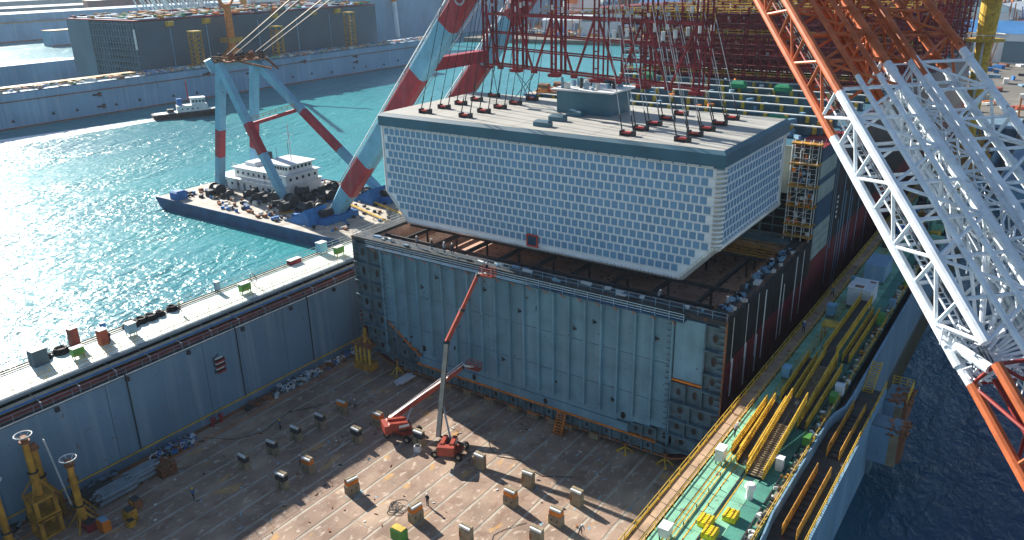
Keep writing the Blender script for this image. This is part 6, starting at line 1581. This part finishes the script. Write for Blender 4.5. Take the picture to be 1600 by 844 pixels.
for _ in range(3200):
    x = 55 + random.random() ** 1.4 * 170; y = random.uniform(190, 420); s.k = random.choice((0, 1, 2, 3, 5, 5, 7, 7, 8))
    if random.random() < .35: s.bar((x, y, WZ + 3), (x + random.uniform(-2, 2), y, WZ + 3 + random.uniform(3, 14)), .4)
    else: s.rbx((x, y, WZ + 4), random.uniform(.8, 6), random.uniform(.8, 4), random.uniform(.8, 4.5), random.uniform(0, 3))
s.build('yard_stock', ['pale_paint', 'rust_brown', 'tarp_blue', 'bluish_white', 'orange', 'steel_blue', 'tile_red', 'yellow_old', 'winch_dark'], None, kind='stuff', label='scattered steel blocks, containers and stock covering the yard ground', category='yard stock')
t = thing('blue_pontoon', 'blue steel pontoon moored beside the far end of the right wing wall', 'pontoon', (60, 160, WZ))
MB().bevbox(50, 74, 132, 182, WZ - 2, WZ + 5, .4).build('hull', 'cyan_boom', t); MB().bx(50.5, 73.5, 132.5, 181.5, WZ + 5.02, WZ + 5.2).build('deck', 'steel_blue', t)
MB().rail((50.5, 132.5, WZ + 5.2), (73.5, 132.5, WZ + 5.2), 1.1, 2, 2, .06).build('railing', 'pale_paint', t)
for j in range(7): MB().rbx((55 + (j % 3) * 6, 138 + j * 6, WZ + 6.2), 3, 2.4, 2, .3 * j).build('deck_box', ('bluish_white', 'tarp_blue', 'orange')[j % 3], t)
# goliath and level-luffing cranes
def leggy(x, y, w_, h, m1, m2, label, rz=0.):
    t = thing('gantry_crane', label, 'crane', (x, y, WZ + 3)); R = Matrix.Rotation(rz, 3, 'Z'); z0 = WZ + 3
    def P(u, v, z): return V(x, y, z0 + z) + R @ V(u, v, 0)
    for e in (-1, 1):
        for c_ in (-1, 1):
            MB().bar(P(e * w_ / 2, c_ * w_ * .22, 0), P(e * w_ / 2, c_ * 2, h * .45), 2.4).build('leg', m2, t); MB().bar(P(e * w_ / 2, c_ * 2 , h * .45), P(e * w_ / 2, c_ * 1, h), 2.4).build('leg', m1, t)
    MB().bar(P(-w_ * .6, 0, h), P(w_ * .6, 0, h), 4, 5).build('girder', m1, t)
leggy(-445, 330, 46, 60, 'orange', 'bluish_white', 'orange and white gantry crane behind the far dock, upper left', 1.2)
leggy(-420, 400, 46, 60, 'orange', 'bluish_white', 'second orange and white gantry crane behind the far dock', .9)
leggy(-240, 590, 90, 80, 'crane_red', 'tile_red', 'red gantry crane over the yard seen between the boom legs', .2)
leggy(130, 470, 90, 75, 'orange', 'orange', 'orange gantry crane over the yard at the upper right', .3)
leggy(30, 900, 120, 85, 'crane_red', 'crane_red', 'tall red gantry crane far behind the lashing bridges', .1)
leggy(-640, 420, 60, 70, 'crane_red', 'bluish_white', 'hazy red gantry crane at the top left corner', 1.0)
leggy(-900, 760, 90, 80, 'orange', 'orange', 'distant orange gantry crane over the far docks at the top left', .6)
farship(-620, 560, 260, 44, 26, 1.4, 'far_grey_dark', 'rust_brown', 'dark ship hull in the second dock at the top left', True)
farship(-960, 620, 280, 44, 24, 1.2, 'hull_red', 'bluish_white', 'distant red hull moored beyond the pale dock wall')
farship(-700, 1100, 300, 46, 24, .9, 'hull_blue', 'maroon', 'distant blue ship at the top edge, left of the booms')
s = MB()
for _ in range(1500):
    x = random.uniform(-1100, -400); y = random.uniform(700, 1500); s.k = random.randrange(6); s.rbx((x, y, WZ + 6), random.uniform(6, 40), random.uniform(5, 20), random.uniform(4, 16), random.uniform(-.3, .3))
s.build('harbour_town', ['bluish_white', 'roof_blue', 'far_grey', 'tile_red', 'pale_paint', 'steel_blue'], None, kind='stuff', label='hazy jumble of yard halls and blocks on the far shore at the top left', category='buildings')
s = MB(); s.add([(-1150, 690, WZ + 2), (-380, 690, WZ + 2), (-380, 1600, WZ + 2), (-1150, 1600, WZ + 2), (-1150, 690, WZ - 3), (-380, 690, WZ - 3), (-380, 1600, WZ - 3), (-1150, 1600, WZ - 3)], [(0, 1, 2, 3), (4, 5, 1, 0), (5, 6, 2, 1), (7, 4, 0, 3)])
s.build('harbour_ground', 'ground', kind='structure')
for x0 in (-660, -580):
    farwall(x0, x0 + 14, 260, 640, 19, f'{"outer" if x0 == -660 else "inner"} grey-blue wing wall of the second dock at the top left')
s = MB()
for i in range(40):
    a_ = V(-420 + i * 1.9, 215 + random.uniform(-8, 8), 30); s.bar(a_, a_ + V(-14, -4, 26), .7).bar(a_ + V(-14, -4, 26), a_ + V(-10, 2, 34), .9)
t = s.build('white_lattice', 'white_paint', None, org=(-385, 215, 30), label='pale lattice of leaning crane booms behind the grey ship block', category='crane boom')

# ---------------------------------------------------------------- air
hz_ = MB().bx(-2400, 1500, -300, 2900, -9, 135)
m = bpy.data.materials.new('haze'); m.use_nodes = True; n = m.node_tree.nodes; n.clear()
pv = n.new('ShaderNodeVolumePrincipled'); pv.inputs['Color'].default_value = (.72, .86, 1.0, 1); pv.inputs['Density'].default_value = .00008; pv.inputs['Anisotropy'].default_value = .2
ou = n.new('ShaderNodeOutputMaterial'); m.node_tree.links.new(pv.outputs[0], ou.inputs['Volume']); M['haze'] = m
hz_.build('haze', 'haze', kind='stuff')
# labels stay within sixteen words
for o in list(COL.objects):
    if 'label' in o and len(o['label'].split()) > 16: print('LONGLABEL', o.name, len(o['label'].split()), o['label'])
